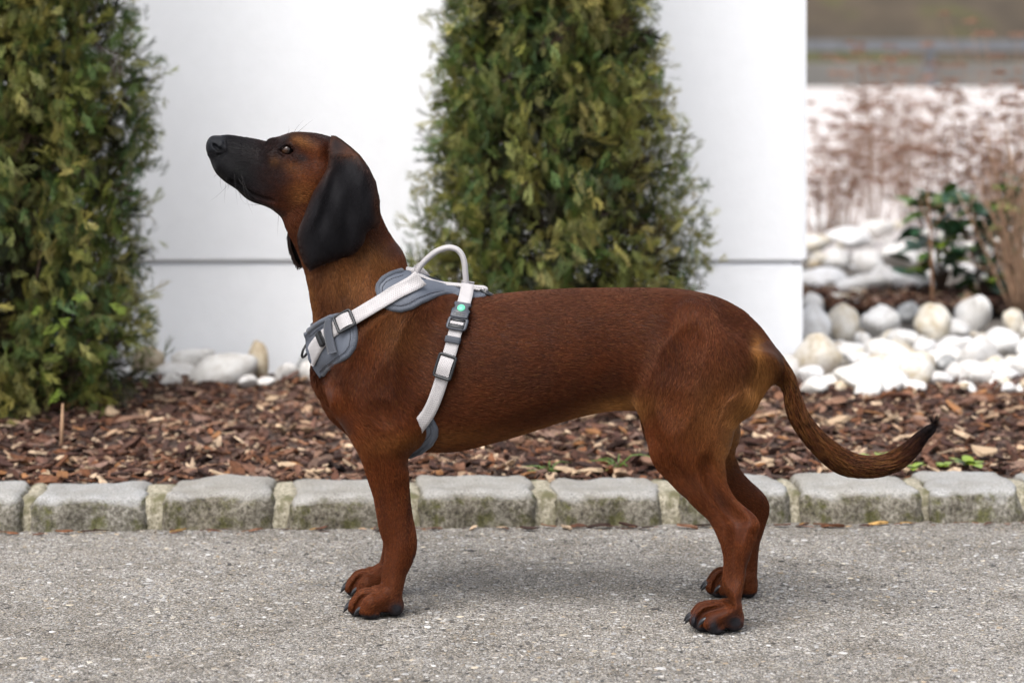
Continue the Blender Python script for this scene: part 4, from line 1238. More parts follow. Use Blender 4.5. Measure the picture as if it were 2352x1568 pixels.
# which limb each vertex belongs to, and the lie of the hair there
names = ['torso', 'neck', 'head', 'fore_near', 'fore_far', 'shoulder', 'upper_arm', 'elbow', 'hind_near', 'hind_far', 'thigh', 'flank', 'tendon', 'tail']
W = {n: np.full(len(DV), 9.0, np.float32) for n in names}
FLOW = np.zeros_like(DV); WS = np.zeros(len(DV))
for ch in CHAINS:
    r = np.maximum(ch['a'], ch['b']).max() + .03
    sel = np.nonzero(((DV0 > ch['C'].min(0) - r) & (DV0 < ch['C'].max(0) + r)).all(1))[0]
    if len(sel) == 0: continue
    p = DV0[sel]
    best = np.full(len(sel), 9.0); bt = np.zeros((len(sel), 3))
    for i in range(0, len(ch['a']), 2 if len(ch['a']) > 12 else 1):
        d = ell_dist(p[:, 0], p[:, 1], p[:, 2], ch, i)
        m_ = d < best
        best[m_] = d[m_]; bt[m_] = ch['t'][i]
    W[ch['name']][sel] = np.minimum(W[ch['name']][sel], best)
    w = np.exp(-np.maximum(best, 0) / .006)
    FLOW[sel] += bt * w[:, None]; WS[sel] += w

def blobmask(u, v, ru, rv, ang=0.0, soft=1.0):
    a = math.radians(ang); du, dv = DU - u, DW - v
    x = (du * math.cos(a) + dv * math.sin(a)) / ru; y = (-du * math.sin(a) + dv * math.cos(a)) / rv
    return np.exp(-(x * x + y * y) ** soft)

def vnoise(V, s, seed=0):
    r = np.random.default_rng(seed); o = np.zeros(len(V))
    for _ in range(10):
        k = r.normal(size=3) * s; o += np.sin(V @ k + r.uniform(0, 6.28))
    return o / 4.5
nz1, nz2, nz3 = vnoise(DV, 25, 1), vnoise(DV, 70, 2), vnoise(DV, 190, 3)

C_DARK = np.array(srgb(66, 34, 22)[:3]); C_RED = np.array(srgb(106, 51, 22)[:3]); C_TAN = np.array(srgb(176, 118, 62)[:3])
C_BLK = np.array(srgb(16, 15, 18)[:3]); C_MID = np.array(srgb(88, 47, 28)[:3])
def over(base, col, m): return base * (1 - m[:, None]) + col * m[:, None]
def coat():
    c = np.tile(C_DARK, (len(DV), 1))
    inhead = W['head'] < np.minimum(W['neck'], W['torso'])
    legz = sstep(.36, .22, DV[:, 2])
    c = over(c, C_MID, np.clip(.35 + .35 * nz1, 0, 1))
    c = over(c, C_RED, np.clip(.12 + .22 * nz2, 0, .6))
    c = over(c, np.array(srgb(98, 49, 24)[:3]), legz * .85 * (W['tail'] > .004))
    # darker saddle down the back
    c = over(c, C_DARK * .75, sstep(.30, .95, DN[:, 2]) * .25 * (W['torso'] < .01))
    # tan: belly and groin, buttock fringe, neck folds, chest
    c = over(c, C_TAN, .92 * blobmask(1405, 942, 72, 26, -12))
    c = over(c, C_TAN, .55 * blobmask(1220, 1000, 120, 14, -18))
    c = over(c, C_TAN, .85 * blobmask(1745, 900, 30, 70, 15))
    c = over(c, C_TAN, .75 * blobmask(1738, 800, 14, 34, -10))
    c = over(c, C_TAN, .60 * blobmask(1690, 985, 26, 70, 20))
    c = over(c, C_TAN, .20 * blobmask(1650, 950, 70, 90, 30))
    c = over(c, C_TAN, .28 * blobmask(800, 640, 70, 60))
    c = over(c, C_TAN, .22 * blobmask(860, 590, 60, 30, 30))
    c = over(c, C_TAN, .35 * blobmask(712, 690, 14, 60, -8))
    c = over(c, C_TAN, 0.15 * blobmask(900, 745, 60, 80, -30))
    c = over(c, C_TAN, .25 * blobmask(1000, 1010, 160, 24, -4))
    c = over(c, C_RED * 1.05, .45 * blobmask(775, 930, 40, 90, -25))
    # dark smudges on the shoulder, down the fore leg, above the hock
    for a in ((1040, 760, 34, 80, 20, .35), (905, 870, 30, 60, 10, .35), (800, 700, 24, 60, -20, .3), (940, 1150, 6, 120, 3, .5), (880, 1170, 10, 80, -5, .25),
              (1655, 1145, 14, 30, -30, .5), (1585, 1100, 16, 90, -40, .3), (700, 655, 12, 60, -10, .2)):
        c = over(c, C_BLK * .9, a[5] * blobmask(*a[:5]))
    for s_ in (0,): pass
    # head: black mask, tan eyebrow and cheek, dark crown
    m = inhead & (W['neck'] > .0)
    hd = np.tile(C_BLK, (len(DV), 1))
    j = 1 + .25 * nz2 + .2 * nz3
    hd = over(hd, C_RED * .62, np.clip(.85 * blobmask(715, 400, 75, 105, -15) * j, 0, .9))
    hd = over(hd, C_RED * .95, np.clip(.95 * blobmask(700, 440, 42, 55, -25) * j, 0, .95))
    hd = over(hd, C_RED * .8, .75 * blobmask(672, 484, 50, 18, 25))
    hd = over(hd, C_TAN, np.clip(.30 * blobmask(692, 452, 26, 36, -25) * j, 0, .6))
    hd = over(hd, C_TAN, np.clip(.70 * blobmask(692, 326, 26, 11, 22) * j, 0, .9))
    hd = over(hd, C_RED * .9, np.clip(.60 * blobmask(715, 342, 42, 20, 20) * j, 0, .8))
    hd = over(hd, C_TAN, np.clip(.25 * blobmask(628, 372, 10, 10) * j, 0, .6))
    hd = over(hd, C_TAN * .8, np.clip(.20 * blobmask(668, 385, 28, 14, 20) * j, 0, .6))
    hd = over(hd, C_BLK, .75 * blobmask(690, 362, 20, 13, 25))
    hd = over(hd, C_BLK, .9 * blobmask(653, 341, 24, 15, 10))
    hd = over(hd, C_BLK, .55 * blobmask(640, 395, 26, 50, -15))
    hd = over(hd, C_BLK, .8 * blobmask(655, 316, 16, 9, -20))
    hd = over(hd, C_BLK, .85 * blobmask(677, 490, 8, 6))
    hd = over(hd, C_BLK, .7 * blobmask(740, 308, 50, 14, 8))
    hd = over(hd, C_BLK * .6, .8 * blobmask(550, 395, 22, 14, 35))
    hw = np.where(m, sstep(-.002, .010, W['neck']), 0)
    hw = np.maximum(hw, sstep(705, 640, DU) * (DW < 500) * inhead)
    c = over(c, hd, hw)
    # tail: grizzled, black towards the tip
    tm = sstep(.006, .0, W['tail']) * sstep(1700, 1760, DU)
    c = over(c, over(np.tile(C_MID * .8, (len(DV), 1)), C_BLK, np.clip(.3 + .35 * nz3, 0, .8)), tm)
    c = over(c, C_BLK, sstep(2040, 2110, DU) * .95)
    # pads and toes
    c = over(c, np.array(srgb(52, 50, 54)[:3]), sstep(.012, .006, DV[:, 2]))
    for u, v, ru, rv in ((912, 1398, 14, 14), (1690, 1428, 16, 14), (1640, 1440, 10, 16), (1594, 1430, 9, 20), (956, 1284, 7, 12)):
        c = over(c, np.array(srgb(60, 58, 63)[:3]), np.clip(1.4 * blobmask(u, v, ru, rv), 0, 1))
    # nose leather
    c = over(c, np.array(srgb(38, 40, 45)[:3]), sstep(522, 506, DU) * sstep(352, 344, DW + .25 * (DU - 480)))
    return np.clip(c, .002, 1)
COAT = coat() * .53
NOSE = (sstep(520, 508, DU) * sstep(356, 348, DW + .25 * (DU - 480))) > .3

# ---- materials
def fur_skin_mat():
    m, n, b = mat_new('coat_skin')
    a = N(n, 'ShaderNodeAttribute', attribute_name='coat')
    t = noise(n, 260, 3)
    r = ramp(n, t.outputs['Fac'], [(0.3, (.55,) * 3), (0.7, (1.0,) * 3)])
    n.links.new(mix(n, 1.0, a.outputs['Color'], r.outputs[0], 'MULTIPLY'), b.inputs['Base Color'])
    b.inputs['Roughness'].default_value = .55
    b.inputs['Specular IOR Level'].default_value = .10
    bump(n, b, noise(n, 500, 2).outputs['Fac'], .25, .002)
    return m
M_SKIN = fur_skin_mat()
def hair_mat():
    m, n, b = mat_new('coat_hair')
    a = N(n, 'ShaderNodeAttribute', attribute_name='hair_color')
    b.inputs['Roughness'].default_value = .34
    b.inputs['Specular IOR Level'].default_value = .30
    b.inputs['Specular Tint'].default_value = (1.0, .70, .50, 1)
    n.links.new(a.outputs['Color'], b.inputs['Base Color'])
    # the sheen of a hair takes after its pigment
    gm = N(n, 'ShaderNodeGamma', Gamma=.45); n.links.new(a.outputs['Color'], gm.inputs['Color'])
    n.links.new(mix(n, 1.0, gm.outputs[0], (2.7, 2.6, 2.6, 1), 'MULTIPLY'), b.inputs['Specular Tint'])
    return m
M_HAIR = hair_mat()
M_CLAW = simple('claw_horn', srgb(24, 24, 28), .3, 90, .4)
M_EYE, en, eb = mat_new('eye_brown')
eb.inputs['Roughness'].default_value = .02
eb.inputs['Specular IOR Level'].default_value = .48
etc = N(en, 'ShaderNodeTexCoord'); esep = N(en, 'ShaderNodeVectorMath', operation='DISTANCE')
en.links.new(etc.outputs['Object'], esep.inputs[0]); esep.inputs[1].default_value = (-.0028, -.0045, .0010)
er = ramp(en, esep.outputs['Value'], [(0.0, srgb(8, 7, 8)), (0.0018, srgb(9, 8, 9)), (0.0024, srgb(72, 42, 20)), (0.0042, srgb(44, 25, 12)), (0.0048, srgb(14, 10, 10))])
en.links.new(er.outputs[0], eb.inputs['Base Color'])

dog = empty('dog', (0.0, yc(1176), 0.0))
tag(dog, 'reddish brown hound with black muzzle and ears standing on the asphalt', 'dog')
bpy.context.view_layer.update()
OFF = np.array(dog.location)
body_me = fast_mesh('body', DV - OFF, DF, True)
vcol(body_me, 'coat', COAT)
body_me.materials.append(M_SKIN)
body = link(bpy.data.objects.new('body', body_me), dog)

# ears: a draped leather flap, thick and cupped, rooted in the skull
EAR = [(761, 315), (757, 349), (752, 385), (736, 414), (720, 440), (708, 469), (697, 498), (686, 525), (682.5, 541), (684, 560), (689, 580), (699, 605), (708, 617), (716, 620),
       (731, 612), (764, 599), (797, 590), (820, 578), (836, 558), (842, 536), (854, 524), (869, 523), (874, 511), (874, 489), (871, 454), (864, 418), (848, 385), (828, 360), (806, 341), (784, 324), (771, 316)]
def fill_poly(poly, spacing, closed_smooth=False):
    """Delaunay mesh of a 2-D outline: points, triangles, ordered boundary count."""
    poly = np.array(poly, float)
    L = np.linalg.norm(np.diff(np.vstack([poly, poly[:1]]), axis=0), axis=1)
    B = []
    for i in range(len(poly)):
        a, b = poly[i], poly[(i + 1) % len(poly)]
        n = max(1, int(round(L[i] / spacing)))
        for k in range(n): B.append(a + (b - a) * k / n)
    B = np.array(B)
    def inside(p):
        x, y = p[:, 0:1], p[:, 1:2]
        a = B; b = np.roll(B, -1, 0)
        c = ((a[:, 1] > y) != (b[:, 1] > y)) & (x < (b[:, 0] - a[:, 0]) * (y - a[:, 1]) / (b[:, 1] - a[:, 1] + 1e-12) + a[:, 0])
        return c.sum(1) % 2 == 1
    x0, y0 = B.min(0); x1, y1 = B.max(0)
    gx, gy = np.meshgrid(np.arange(x0, x1, spacing), np.arange(y0, y1, spacing * .87))
    gx[1::2] += spacing / 2
    g = np.stack([gx.ravel(), gy.ravel()], 1)
    g = g[inside(g)]
    if len(g):
        dmin = np.min(np.linalg.norm(g[:, None] - B[None], axis=2), axis=1)
        g = g[dmin > spacing * .55]
    pts = np.vstack([B, g])
    nb = len(B)
    ed = [(i, (i + 1) % nb) for i in range(nb)]
    v2, e2, f2, *_ = delaunay_2d_cdt([Vector(p) for p in pts], ed, [list(range(nb))], 1, 1e-6)
    return np.array([list(p) for p in v2]), np.array([f for f in f2 if len(f) == 3]), nb

def edge_dist(p, poly):
    poly = np.array(poly, float); a = poly; b = np.roll(poly, -1, 0)
    d = b - a
    t = np.clip(((p[:, None] - a) * d).sum(2) / (d * d).sum(1), 0, 1)
    return np.min(np.linalg.norm(p[:, None] - (a + t[..., None] * d), axis=2), axis=1)

def slab(V3, tri, nb, thick, normals):
    """Give a draped sheet thickness: outer face at V3, inner face pushed in along the normals."""
    n = len(V3)
    V = np.vstack([V3, V3 - normals * thick])
    Fa = [tuple(t) for t in tri] + [tuple(t[::-1] + n) for t in tri]
    for i in range(nb):
        j = (i + 1) % nb
        Fa.append((j, i, i + n, j + n))
    return V, Fa

ear_p, ear_t, ear_nb = fill_poly(EAR, 7.0)
ear_p = ear_p; ed = edge_dist(ear_p, EAR)
def ear_mesh(side, du, dv):
    u, v = ear_p[:, 0], ear_p[:, 1]
    s = np.clip((v - 315) / 305, 0, 1)
    # stands off the cheek, full in the middle, rim turned in a little
    wob = .0018 * np.sin((u - 690) * .052 + v * .021) * sstep(.1, .5, s) + .0010 * np.sin(u * .09 - v * .05)
    off = .051 + .025 * sstep(0, .13, s) + .010 * np.sin(math.pi * np.clip(s, 0, 1)) - .012 * sstep(.6, 1, s) * sstep(720, 840, u) + wob
    off -= .010 * np.exp(-ed / 9.0) * sstep(.05, .2, s)
    off -= .012 * np.exp(-((u - 866) / 14) ** 2 - ((v - 505) / 34) ** 2)         # the turned-back corner
    off += .006 * np.exp(-((u - 835) / 16) ** 2 - ((v - 375) / 40) ** 2)
    off += .006 * np.exp(-((u - (742 - .28 * (v - 430))) / 11) ** 2) * sstep(340, 390, v) * sstep(560, 480, v)        # rolled front edge
    off -= .004 * np.exp(-((u - (768 - .30 * (v - 430))) / 13) ** 2) * sstep(360, 410, v) * sstep(560, 480, v)
    off += .004 * np.exp(-((u - (826 - .10 * (v - 450))) / 15) ** 2) * sstep(380, 430, v)
    off -= .004 * np.exp(-((u - (800 - .05 * (v - 480))) / 14) ** 2) * sstep(430, 500, v)
    out = []
    for a, b_, o in zip(u, v, off):
        y = yc(a) + side * o
        out.append(P(a + du * sstep(330, 600, b_), b_ + dv, y))
    return np.array(out)
def tri_normals(V, T, flipto):
    n = np.cross(V[T[:, 1]] - V[T[:, 0]], V[T[:, 2]] - V[T[:, 0]])
    out = np.zeros_like(V)
    for q in range(3): np.add.at(out, T[:, q], n)
    out /= np.linalg.norm(out, axis=1)[:, None] + 1e-12
    if (out @ flipto).mean() < 0: out = -out
    return out
EAR_SURF = []
for side, du, dv, lab in ((-1, 0, 0, 'black drooping ear on the side facing us'), (1, -26, -4, 'black drooping ear on the far side')):
    E3 = ear_mesh(side, du, dv)
    nn = tri_normals(E3, ear_t, np.array([0, side, 0.]))
    T = ear_t if side < 0 else ear_t[:, ::-1]
    f0 = np.cross(E3[T[0, 1]] - E3[T[0, 0]], E3[T[0, 2]] - E3[T[0, 0]])
    if f0 @ np.array([0, side, 0.]) < 0: T = T[:, ::-1]
    Vs, Fs = slab(E3, T, ear_nb, .0062, nn)
    o = mesh_obj('ear', Vs - OFF, Fs, M_SKIN, dog)
    s_v = (ear_p[:, 1] - 315) / 300
    ce = np.tile(np.array(srgb(18, 17, 20)[:3]), (len(ear_p), 1))
    rimc = np.exp(-edge_dist(ear_p, EAR) / 7.0)
    redrim = np.array(srgb(66, 40, 27)[:3])
    m1 = (rimc * sstep(470, 380, ear_p[:, 1]) * .3 + .9 * np.exp(-((ear_p[:, 0] - 808) / 30) ** 2 - ((ear_p[:, 1] - 350) / 14) ** 2)
          + .5 * np.exp(-((ear_p[:, 0] - 868) / 10) ** 2 - ((ear_p[:, 1] - 480) / 50) ** 2) + .35 * rimc)
    m1 = np.clip(m1, 0, .9)[:, None]
    ce = ce * (1 - m1) + redrim * m1
    vcol(o.data, 'coat', np.vstack([ce, ce * .8]))
    tag(o, lab)
    EAR_SURF.append((E3, T, nn, ce))
# eyes, claws
for e in EYES:
    bm = bmesh.new()
    bmesh.ops.create_uvsphere(bm, u_segments=24, v_segments=16, radius=.0086)
    me = bpy.data.meshes.new('eye'); bm.to_mesh(me); bm.free()
    me.polygons.foreach_set('use_smooth', np.ones(len(me.polygons), dtype=bool))
    me.materials.append(M_EYE)
    o = link(bpy.data.objects.new('eye', me), dog)
    o.location = Vector(e) - dog.location
    if e[1] > yc(659): o.scale = (1, -1, 1)
for a, b_, c in CLAWS:
    pts = catmull(np.array([a, b_, c]), 6)
    Vt, Ft = tube(pts, [.0044, .0043, .0038, .0030, .0020, .0006], 8)
    mesh_obj('claw', [np.array(v) - OFF for v in Vt], Ft, M_CLAW, dog)

# ---- the coat: short hairs lying along the body
def sdf_at(Pn):
    q = (Pn - lo) / H
    i = np.clip(np.floor(q).astype(int), 0, dims - 2); f = np.clip(q - i, 0, 1)
    out = 0
    for a in (0, 1):
        for b in (0, 1):
            for c in (0, 1):
                w = (f[..., 0] if a else 1 - f[..., 0]) * (f[..., 1] if b else 1 - f[..., 1]) * (f[..., 2] if c else 1 - f[..., 2])
                out = out + w * FIELD[i[..., 0] + a, i[..., 1] + b, i[..., 2] + c]
    return out
def make_fur(name, roots, nrm, flow, length, cols, rad, lift, parent, npt=4, curl=0.0, follow=False):
    n = len(roots)
    hc = bpy.data.hair_curves.new(name)
    hc.add_curves([npt] * n)
    s = np.linspace(0, 1, npt)[None, :, None]
    L = length[:, None, None]
    t = flow - nrm * (flow * nrm).sum(1)[:, None]
    t /= np.linalg.norm(t, axis=1)[:, None] + 1e-9
    if follow:                       # lie on the skin, also across hollows
        pts = roots[:, None] + t[:, None] * L * s
        hgt = (L * lift[:, None, None] * s * (1.25 - .75 * s))[..., 0] - .0002
        pts = pts + nrm[:, None] * np.clip(hgt - sdf_at(pts), -.006, .008)[..., None] + (warp(roots) - roots)[:, None]
    else:
        pts = roots[:, None] - nrm[:, None] * .0008 + t[:, None] * L * s + nrm[:, None] * (L * lift[:, None, None] * s * (1.25 - .75 * s))
    if curl:
        j = np.random.default_rng(3).normal(size=(n, 1, 3)) * curl
        pts = pts + j * L * s * s
    hc.attributes['position'].data.foreach_set('vector', (pts - OFF).astype(np.float32).ravel())
    ra = hc.attributes.new('radius', 'FLOAT', 'POINT') if 'radius' not in hc.attributes else hc.attributes['radius']
    rv = rad[:, None] * np.array([1.0, .95, .7, .12] if npt == 4 else np.linspace(1, .1, npt))[None]
    ra.data.foreach_set('value', rv.astype(np.float32).ravel())
    ca = hc.attributes.new('hair_color', 'FLOAT_COLOR', 'CURVE')
    c4 = np.ones((n, 4), np.float32); c4[:, :3] = cols
    ca.data.foreach_set('color', c4.ravel())
    hc.materials.append(M_HAIR)
    o = link(bpy.data.objects.new(name, hc), parent)
    o['kind'] = 'stuff'
    return o

tri = np.concatenate([DF[:, [0, 1, 2]], DF[:, [0, 2, 3]]])
ta = .5 * np.linalg.norm(np.cross(DV[tri[:, 1]] - DV[tri[:, 0]], DV[tri[:, 2]] - DV[tri[:, 0]]), axis=1)
tc_ = DV[tri].mean(1)
# fewer hairs where the far side turns away
wgt = ta * np.where(DN[tri[:, 0], 1] > .25, .35, 1.0) * np.where((W['tail'][tri[:, 0]] < .004) & (DU[tri[:, 0]] > 1745), 2.2, 1.0)
NH = 320000
pick = RNG.choice(len(tri), NH, p=wgt / wgt.sum())
r1, r2 = RNG.random(NH), RNG.random(NH)
bw = np.stack([1 - np.sqrt(r1), np.sqrt(r1) * (1 - r2), np.sqrt(r1) * r2], 1)
TI = tri[pick]
def interp(A): return (A[TI] * bw[..., None]).sum(1) if A.ndim == 2 else (A[TI] * bw).sum(1)
roots, nrm, flow = interp(DV0), interp(DN0), interp(FLOW / np.maximum(WS, 1e-6)[:, None])
nrm /= np.linalg.norm(nrm, axis=1)[:, None]
col = interp(COAT)
hu, hv = uv_of(interp(DV))
istail = interp((W['tail'] < .004).astype(float)) * (hu > 1745)
ishead = interp((W['head'] < W['neck']).astype(float)) * (hu < 800)
butt = np.exp(-((hu - 1740) / 40) ** 2 - ((hv - 910) / 90) ** 2) + .6 * np.exp(-((hu - 1400) / 90) ** 2 - ((hv - 950) / 30) ** 2)
# hair on the trunk sweeps down a little as it runs back, on the shoulder it runs down and back
tr = interp((W['torso'] < .012).astype(float))
flow = flow + tr[:, None] * np.array([0.15, 0, -.38])[None] * (1 - istail)[:, None]
flow = flow + (np.exp(-((hu - 870) / 90) ** 2 - ((hv - 820) / 130) ** 2) * .9)[:, None] * np.array([.35, 0, -.9])
cl = np.stack([vnoise(roots, 45, 11), vnoise(roots, 45, 12), vnoise(roots, 45, 13)], 1)
flow = flow / (np.linalg.norm(flow, axis=1)[:, None] + 1e-9) + cl * .16 + RNG.normal(size=(NH, 3)) * .10
low = sstep(.30, .10, roots[:, 2]) * (1 - istail)
length = .0088 - .004 * ishead - .0045 * low + .010 * istail * sstep(1745, 1850, hu) + .010 * butt
under = sstep(1850, 2000, hu) * istail
length = length + .007 * under * (nrm[:, 2] < .2)
length *= RNG.uniform(.65, 1.2, NH)
keep = ~((hu < 508) & (hv + .25 * (hu - 480) < 350)) & (roots[:, 2] > .010)
pad = np.zeros(NH, bool)
for u, v, ru, rv in ((912, 1398, 14, 14), (1690, 1428, 16, 14), (1640, 1440, 10, 16), (1594, 1430, 9, 20), (956, 1284, 7, 12)):
    pad |= (((hu - u) / ru) ** 2 + ((hv - v) / rv) ** 2 < .8) & (nrm[:, 1] < .3)
for e in EYES: keep &= np.linalg.norm(interp(DV) - np.array(e), axis=1) > .0098
keep &= ~pad
band = vnoise(roots, 60, 21)
var = np.clip(1.0 + .25 * RNG.normal(size=NH) + .12 * band, .45, 1.8)
dk = RNG.random(NH) < .14 * (1 - .7 * low)
colh = np.clip(col * 1.28 * var[:, None], .003, .9)
colh[dk] *= .5
gold = (RNG.random(NH) < .06) & (ishead < .5)
colh[gold] = colh[gold] * .7 + C_TAN * .12
tl = istail > .5
colh[tl] *= np.where(RNG.random(tl.sum()) < .45, .22, 1.5)[:, None]
tg = tl & (RNG.random(NH) < .22) & (hu < 2050)
colh[tg] = C_TAN * .30
lift = .14 + .10 * RNG.random(NH) + .16 * istail + .12 * butt
k_ = keep
make_fur('fur', roots[k_], nrm[k_], flow[k_], length[k_], colh[k_], np.full(k_.sum(), .00020), lift[k_], dog, follow=True)

# ear hair
er_, en_, ef_, ec_ = [], [], [], []
for E3, T, nn, ce in EAR_SURF:
    A = .5 * np.linalg.norm(np.cross(E3[T[:, 1]] - E3[T[:, 0]], E3[T[:, 2]] - E3[T[:, 0]]), axis=1)
    n_e = 16000
    pk = RNG.choice(len(T), n_e, p=A / A.sum())
    a_, b_ = RNG.random(n_e), RNG.random(n_e)
    w_ = np.stack([1 - np.sqrt(a_), np.sqrt(a_) * (1 - b_), np.sqrt(a_) * b_], 1)
    ix = T[pk]
    er_.append((E3[ix] * w_[..., None]).sum(1)); en_.append((nn[ix] * w_[..., None]).sum(1)); ec_.append((ce[ix] * w_[..., None]).sum(1))
    ef_.append(np.tile(np.array([-.25, 0, -1.0]), (n_e, 1)) + RNG.normal(size=(n_e, 3)) * .12)
er_, en_, ef_, ec_ = map(np.concatenate, (er_, en_, ef_, ec_))
ne = len(er_)
make_fur('ear_fur', er_, en_, ef_, RNG.uniform(.004, .008, ne), np.clip(ec_ * 1.25 * np.clip(1 + .3 * RNG.normal(size=ne), .3, 2)[:, None], .003, .8),
         np.full(ne, .00026), RNG.uniform(.08, .2, ne), dog)

# whiskers on muzzle, chin, brow and cheek
wr, wn, wf, wl = [], [], [], []
dbvh = BVHTree.FromPolygons([tuple(v) for v in DV], [tuple(f) for f in DF])
CAMP = Vector((0, -CAM_D, CAM_H))
def ray_uv(u, v, tree=None):
    d = Vector(((u - CX) / F, 1.0, -(v - VH) / F)).normalized()
    h = (tree or dbvh).ray_cast(CAMP, d)
    return h if h[0] is not None else None
for u, v, fx, fz, L in ((508, 398, -.5, -.8, .03), (520, 405, -.3, -.9, .04), (532, 412, -.2, -1, .045), (545, 405, .5, -.8, .05), (552, 398, .5, -.9, .05), (538, 396, .2, -1, .045),
        (556, 412, .2, -1, .05), (515, 416, -.6, -.7, .03), (500, 400, -.7, -.6, .025), (548, 433, -.4, -.9, .035), (610, 468, -.8, -.6, .045), (680, 306, .2, .9, .035), (672, 308, -.1, 1, .028),
        (660, 312, -.3, .9, .02), (525, 420, -.5, -.85, .03), (640, 484, -.3, -1, .05), (677, 490, -.2, -1, .02)):
    h = ray_uv(u, v)
    if h is None: continue
    wr.append(list(h[0])); wn.append(list(h[1])); wf.append([fx, -.15, fz]); wl.append(L)
wr, wn, wf, wl = map(np.array, (wr, wn, wf, wl))
make_fur('whiskers', wr, wn, wf, wl, np.tile([.03, .028, .028], (len(wr), 1)), np.full(len(wr), .00022), np.full(len(wr), .3), dog, npt=6, curl=.12)
print('dog done', round(time.time() - T0, 1))
# ================================================================== the harness
M_NEO = simple('neoprene_grey', srgb(78, 83, 93), .62, 500, .10, .08)
def weave_mat(name, col, scale=900, amt=.30):
    m, n, b = mat_new(name)
    b.inputs['Roughness'].default_value = .7
    b.inputs['Sheen Weight'].default_value = .15
    uv = N(n, 'ShaderNodeUVMap', uv_map='weave')
    sep = N(n, 'ShaderNodeSeparateXYZ'); n.links.new(uv.outputs[0], sep.inputs[0])
    def sn(sock, f):
        a = N(n, 'ShaderNodeMath', operation='MULTIPLY'); n.links.new(sock, a.inputs[0]); a.inputs[1].default_value = f
        s_ = N(n, 'ShaderNodeMath', operation='SINE'); n.links.new(a.outputs[0], s_.inputs[0]); return s_
    a1, a2 = sn(sep.outputs[0], 2 * math.pi / .0034), sn(sep.outputs[1], 2 * math.pi / .0042)
    pr = N(n, 'ShaderNodeMath', operation='MULTIPLY'); n.links.new(a1.outputs[0], pr.inputs[0]); n.links.new(a2.outputs[0], pr.inputs[1])
    mp = N(n, 'ShaderNodeMapRange'); n.links.new(pr.outputs[0], mp.inputs[0]); mp.inputs[1].default_value = -1
    ns = noise(n, 60)
    r = ramp(n, mp.outputs[0], [(0, tuple(c * (1 - amt) for c in col[:3])), (.6, col[:3])])
    r2 = ramp(n, ns.outputs['Fac'], [(.3, (.88, .88, .88)), (.7, (1, 1, 1))])
    n.links.new(mix(n, 1.0, r.outputs[0], r2.outputs[0], 'MULTIPLY'), b.inputs['Base Color'])
    bump(n, b, mp.outputs[0], .5, .0008)
    return m
M_WEB = weave_mat('webbing_white', srgb(172, 168, 168))
M_WEBD = weave_mat('elastic_grey', srgb(60, 64, 73), amt=.25)
M_BIND = weave_mat('binding_grey', srgb(70, 75, 85), amt=.2)
M_BLACK = simple('plastic_black', srgb(26, 28, 31), .42, 300, .2)
M_BUCK = simple('plastic_grey', srgb(62, 65, 72), .45, 300, .12)
M_GREEN = simple('button_green', srgb(96, 186, 150), .4, 200, .1)
M_DARKT = simple('thread_dark', srgb(60, 62, 70), .8)
M_PALET = simple('thread_pale', srgb(190, 190, 196), .8)

harness = empty('dog_harness', tuple(P(1000, 700, yc(1000))))
tag(harness, 'grey padded harness with white webbing straps worn by the hound', 'harness')
HOFF = np.array(harness.location)
def yc_x(x): return yc(CX + x * 1600.0)
bpy.context.view_layer.update()

tor = CHAINS[0]
def torso_pt(u, v, off):
    """Point of the trunk's skin (legs ignored) at (u, v), with its normal."""
    y = yc(u) - .08
    for _ in range(3):
        p = P(u, v, y)
        i = int(np.argmin(np.abs(tor['C'][:, 0] - p[0])))
        a, b, c = tor['a'][i], tor['b'][i], tor['C'][i]
        q = np.clip((p[2] - c[2]) / a, -.985, .985)
        y = c[1] - b * math.sqrt(1 - q * q)
    n = np.array([0, -math.sqrt(1 - q * q) / b, q / a]); n /= np.linalg.norm(n)
    return P(u, v, y) + n * off, n

FRONT_L = np.array([(699, 745), (699, 758), (705, 772), (706, 787), (707, 817), (718, 838), (734, 867), (745, 890)])
def chest_pt(u, v, off):
    uf = np.interp(v, FRONT_L[:, 1], FRONT_L[:, 0]) - 1
    u = max(u, uf)
    t = np.clip((u - uf) / 118.0, 0, 1)
    y = yc(760) - (.079 + off) * math.sqrt(max(0, 1 - (1 - t) ** 2))
    h = ray_uv(u, v)
    n = np.array([-(1 - t), -t, 0]) ; n /= np.linalg.norm(n) + 1e-9
    if h is not None: y = min(y, h[0].y - .004 - off)
    return P(u, v, y), n

def skin_pt(u, v, off):
    h = ray_uv(u, v)
    if h is None:
        for dv in (2, 4, 7, 11, 16, 22):
            h = ray_uv(u, v + dv)
            if h is not None:
                p = np.array(P(u, v, h[0].y + .010)); return p + np.array([0, 0, 1]) * off * .5, np.array([0, -.6, .8])
        return P(u, v, yc(u) - .02), np.array([0, -.5, .85])
    nrm_ = np.array(h[1])
    return np.array(h[0]) + nrm_ * off, nrm_

def smooth_y(V, tri, it=6):
    e = np.concatenate([tri[:, [0, 1]], tri[:, [1, 2]], tri[:, [2, 0]]])
    d = np.bincount(e.ravel(), minlength=len(V))
    for _ in range(it):
        a = np.bincount(e[:, 0], V[e[:, 1], 1], len(V)) + np.bincount(e[:, 1], V[e[:, 0], 1], len(V))
        V[:, 1] = .5 * V[:, 1] + .5 * a / np.maximum(d, 1)
    return V

def uvset(me, U):
    l = me.uv_layers.new(name='weave')
    vi = np.zeros(len(me.loops), np.int32); me.loops.foreach_get('vertex_index', vi)
    l.data.foreach_set('uv', np.asarray(U, np.float32)[vi].ravel())

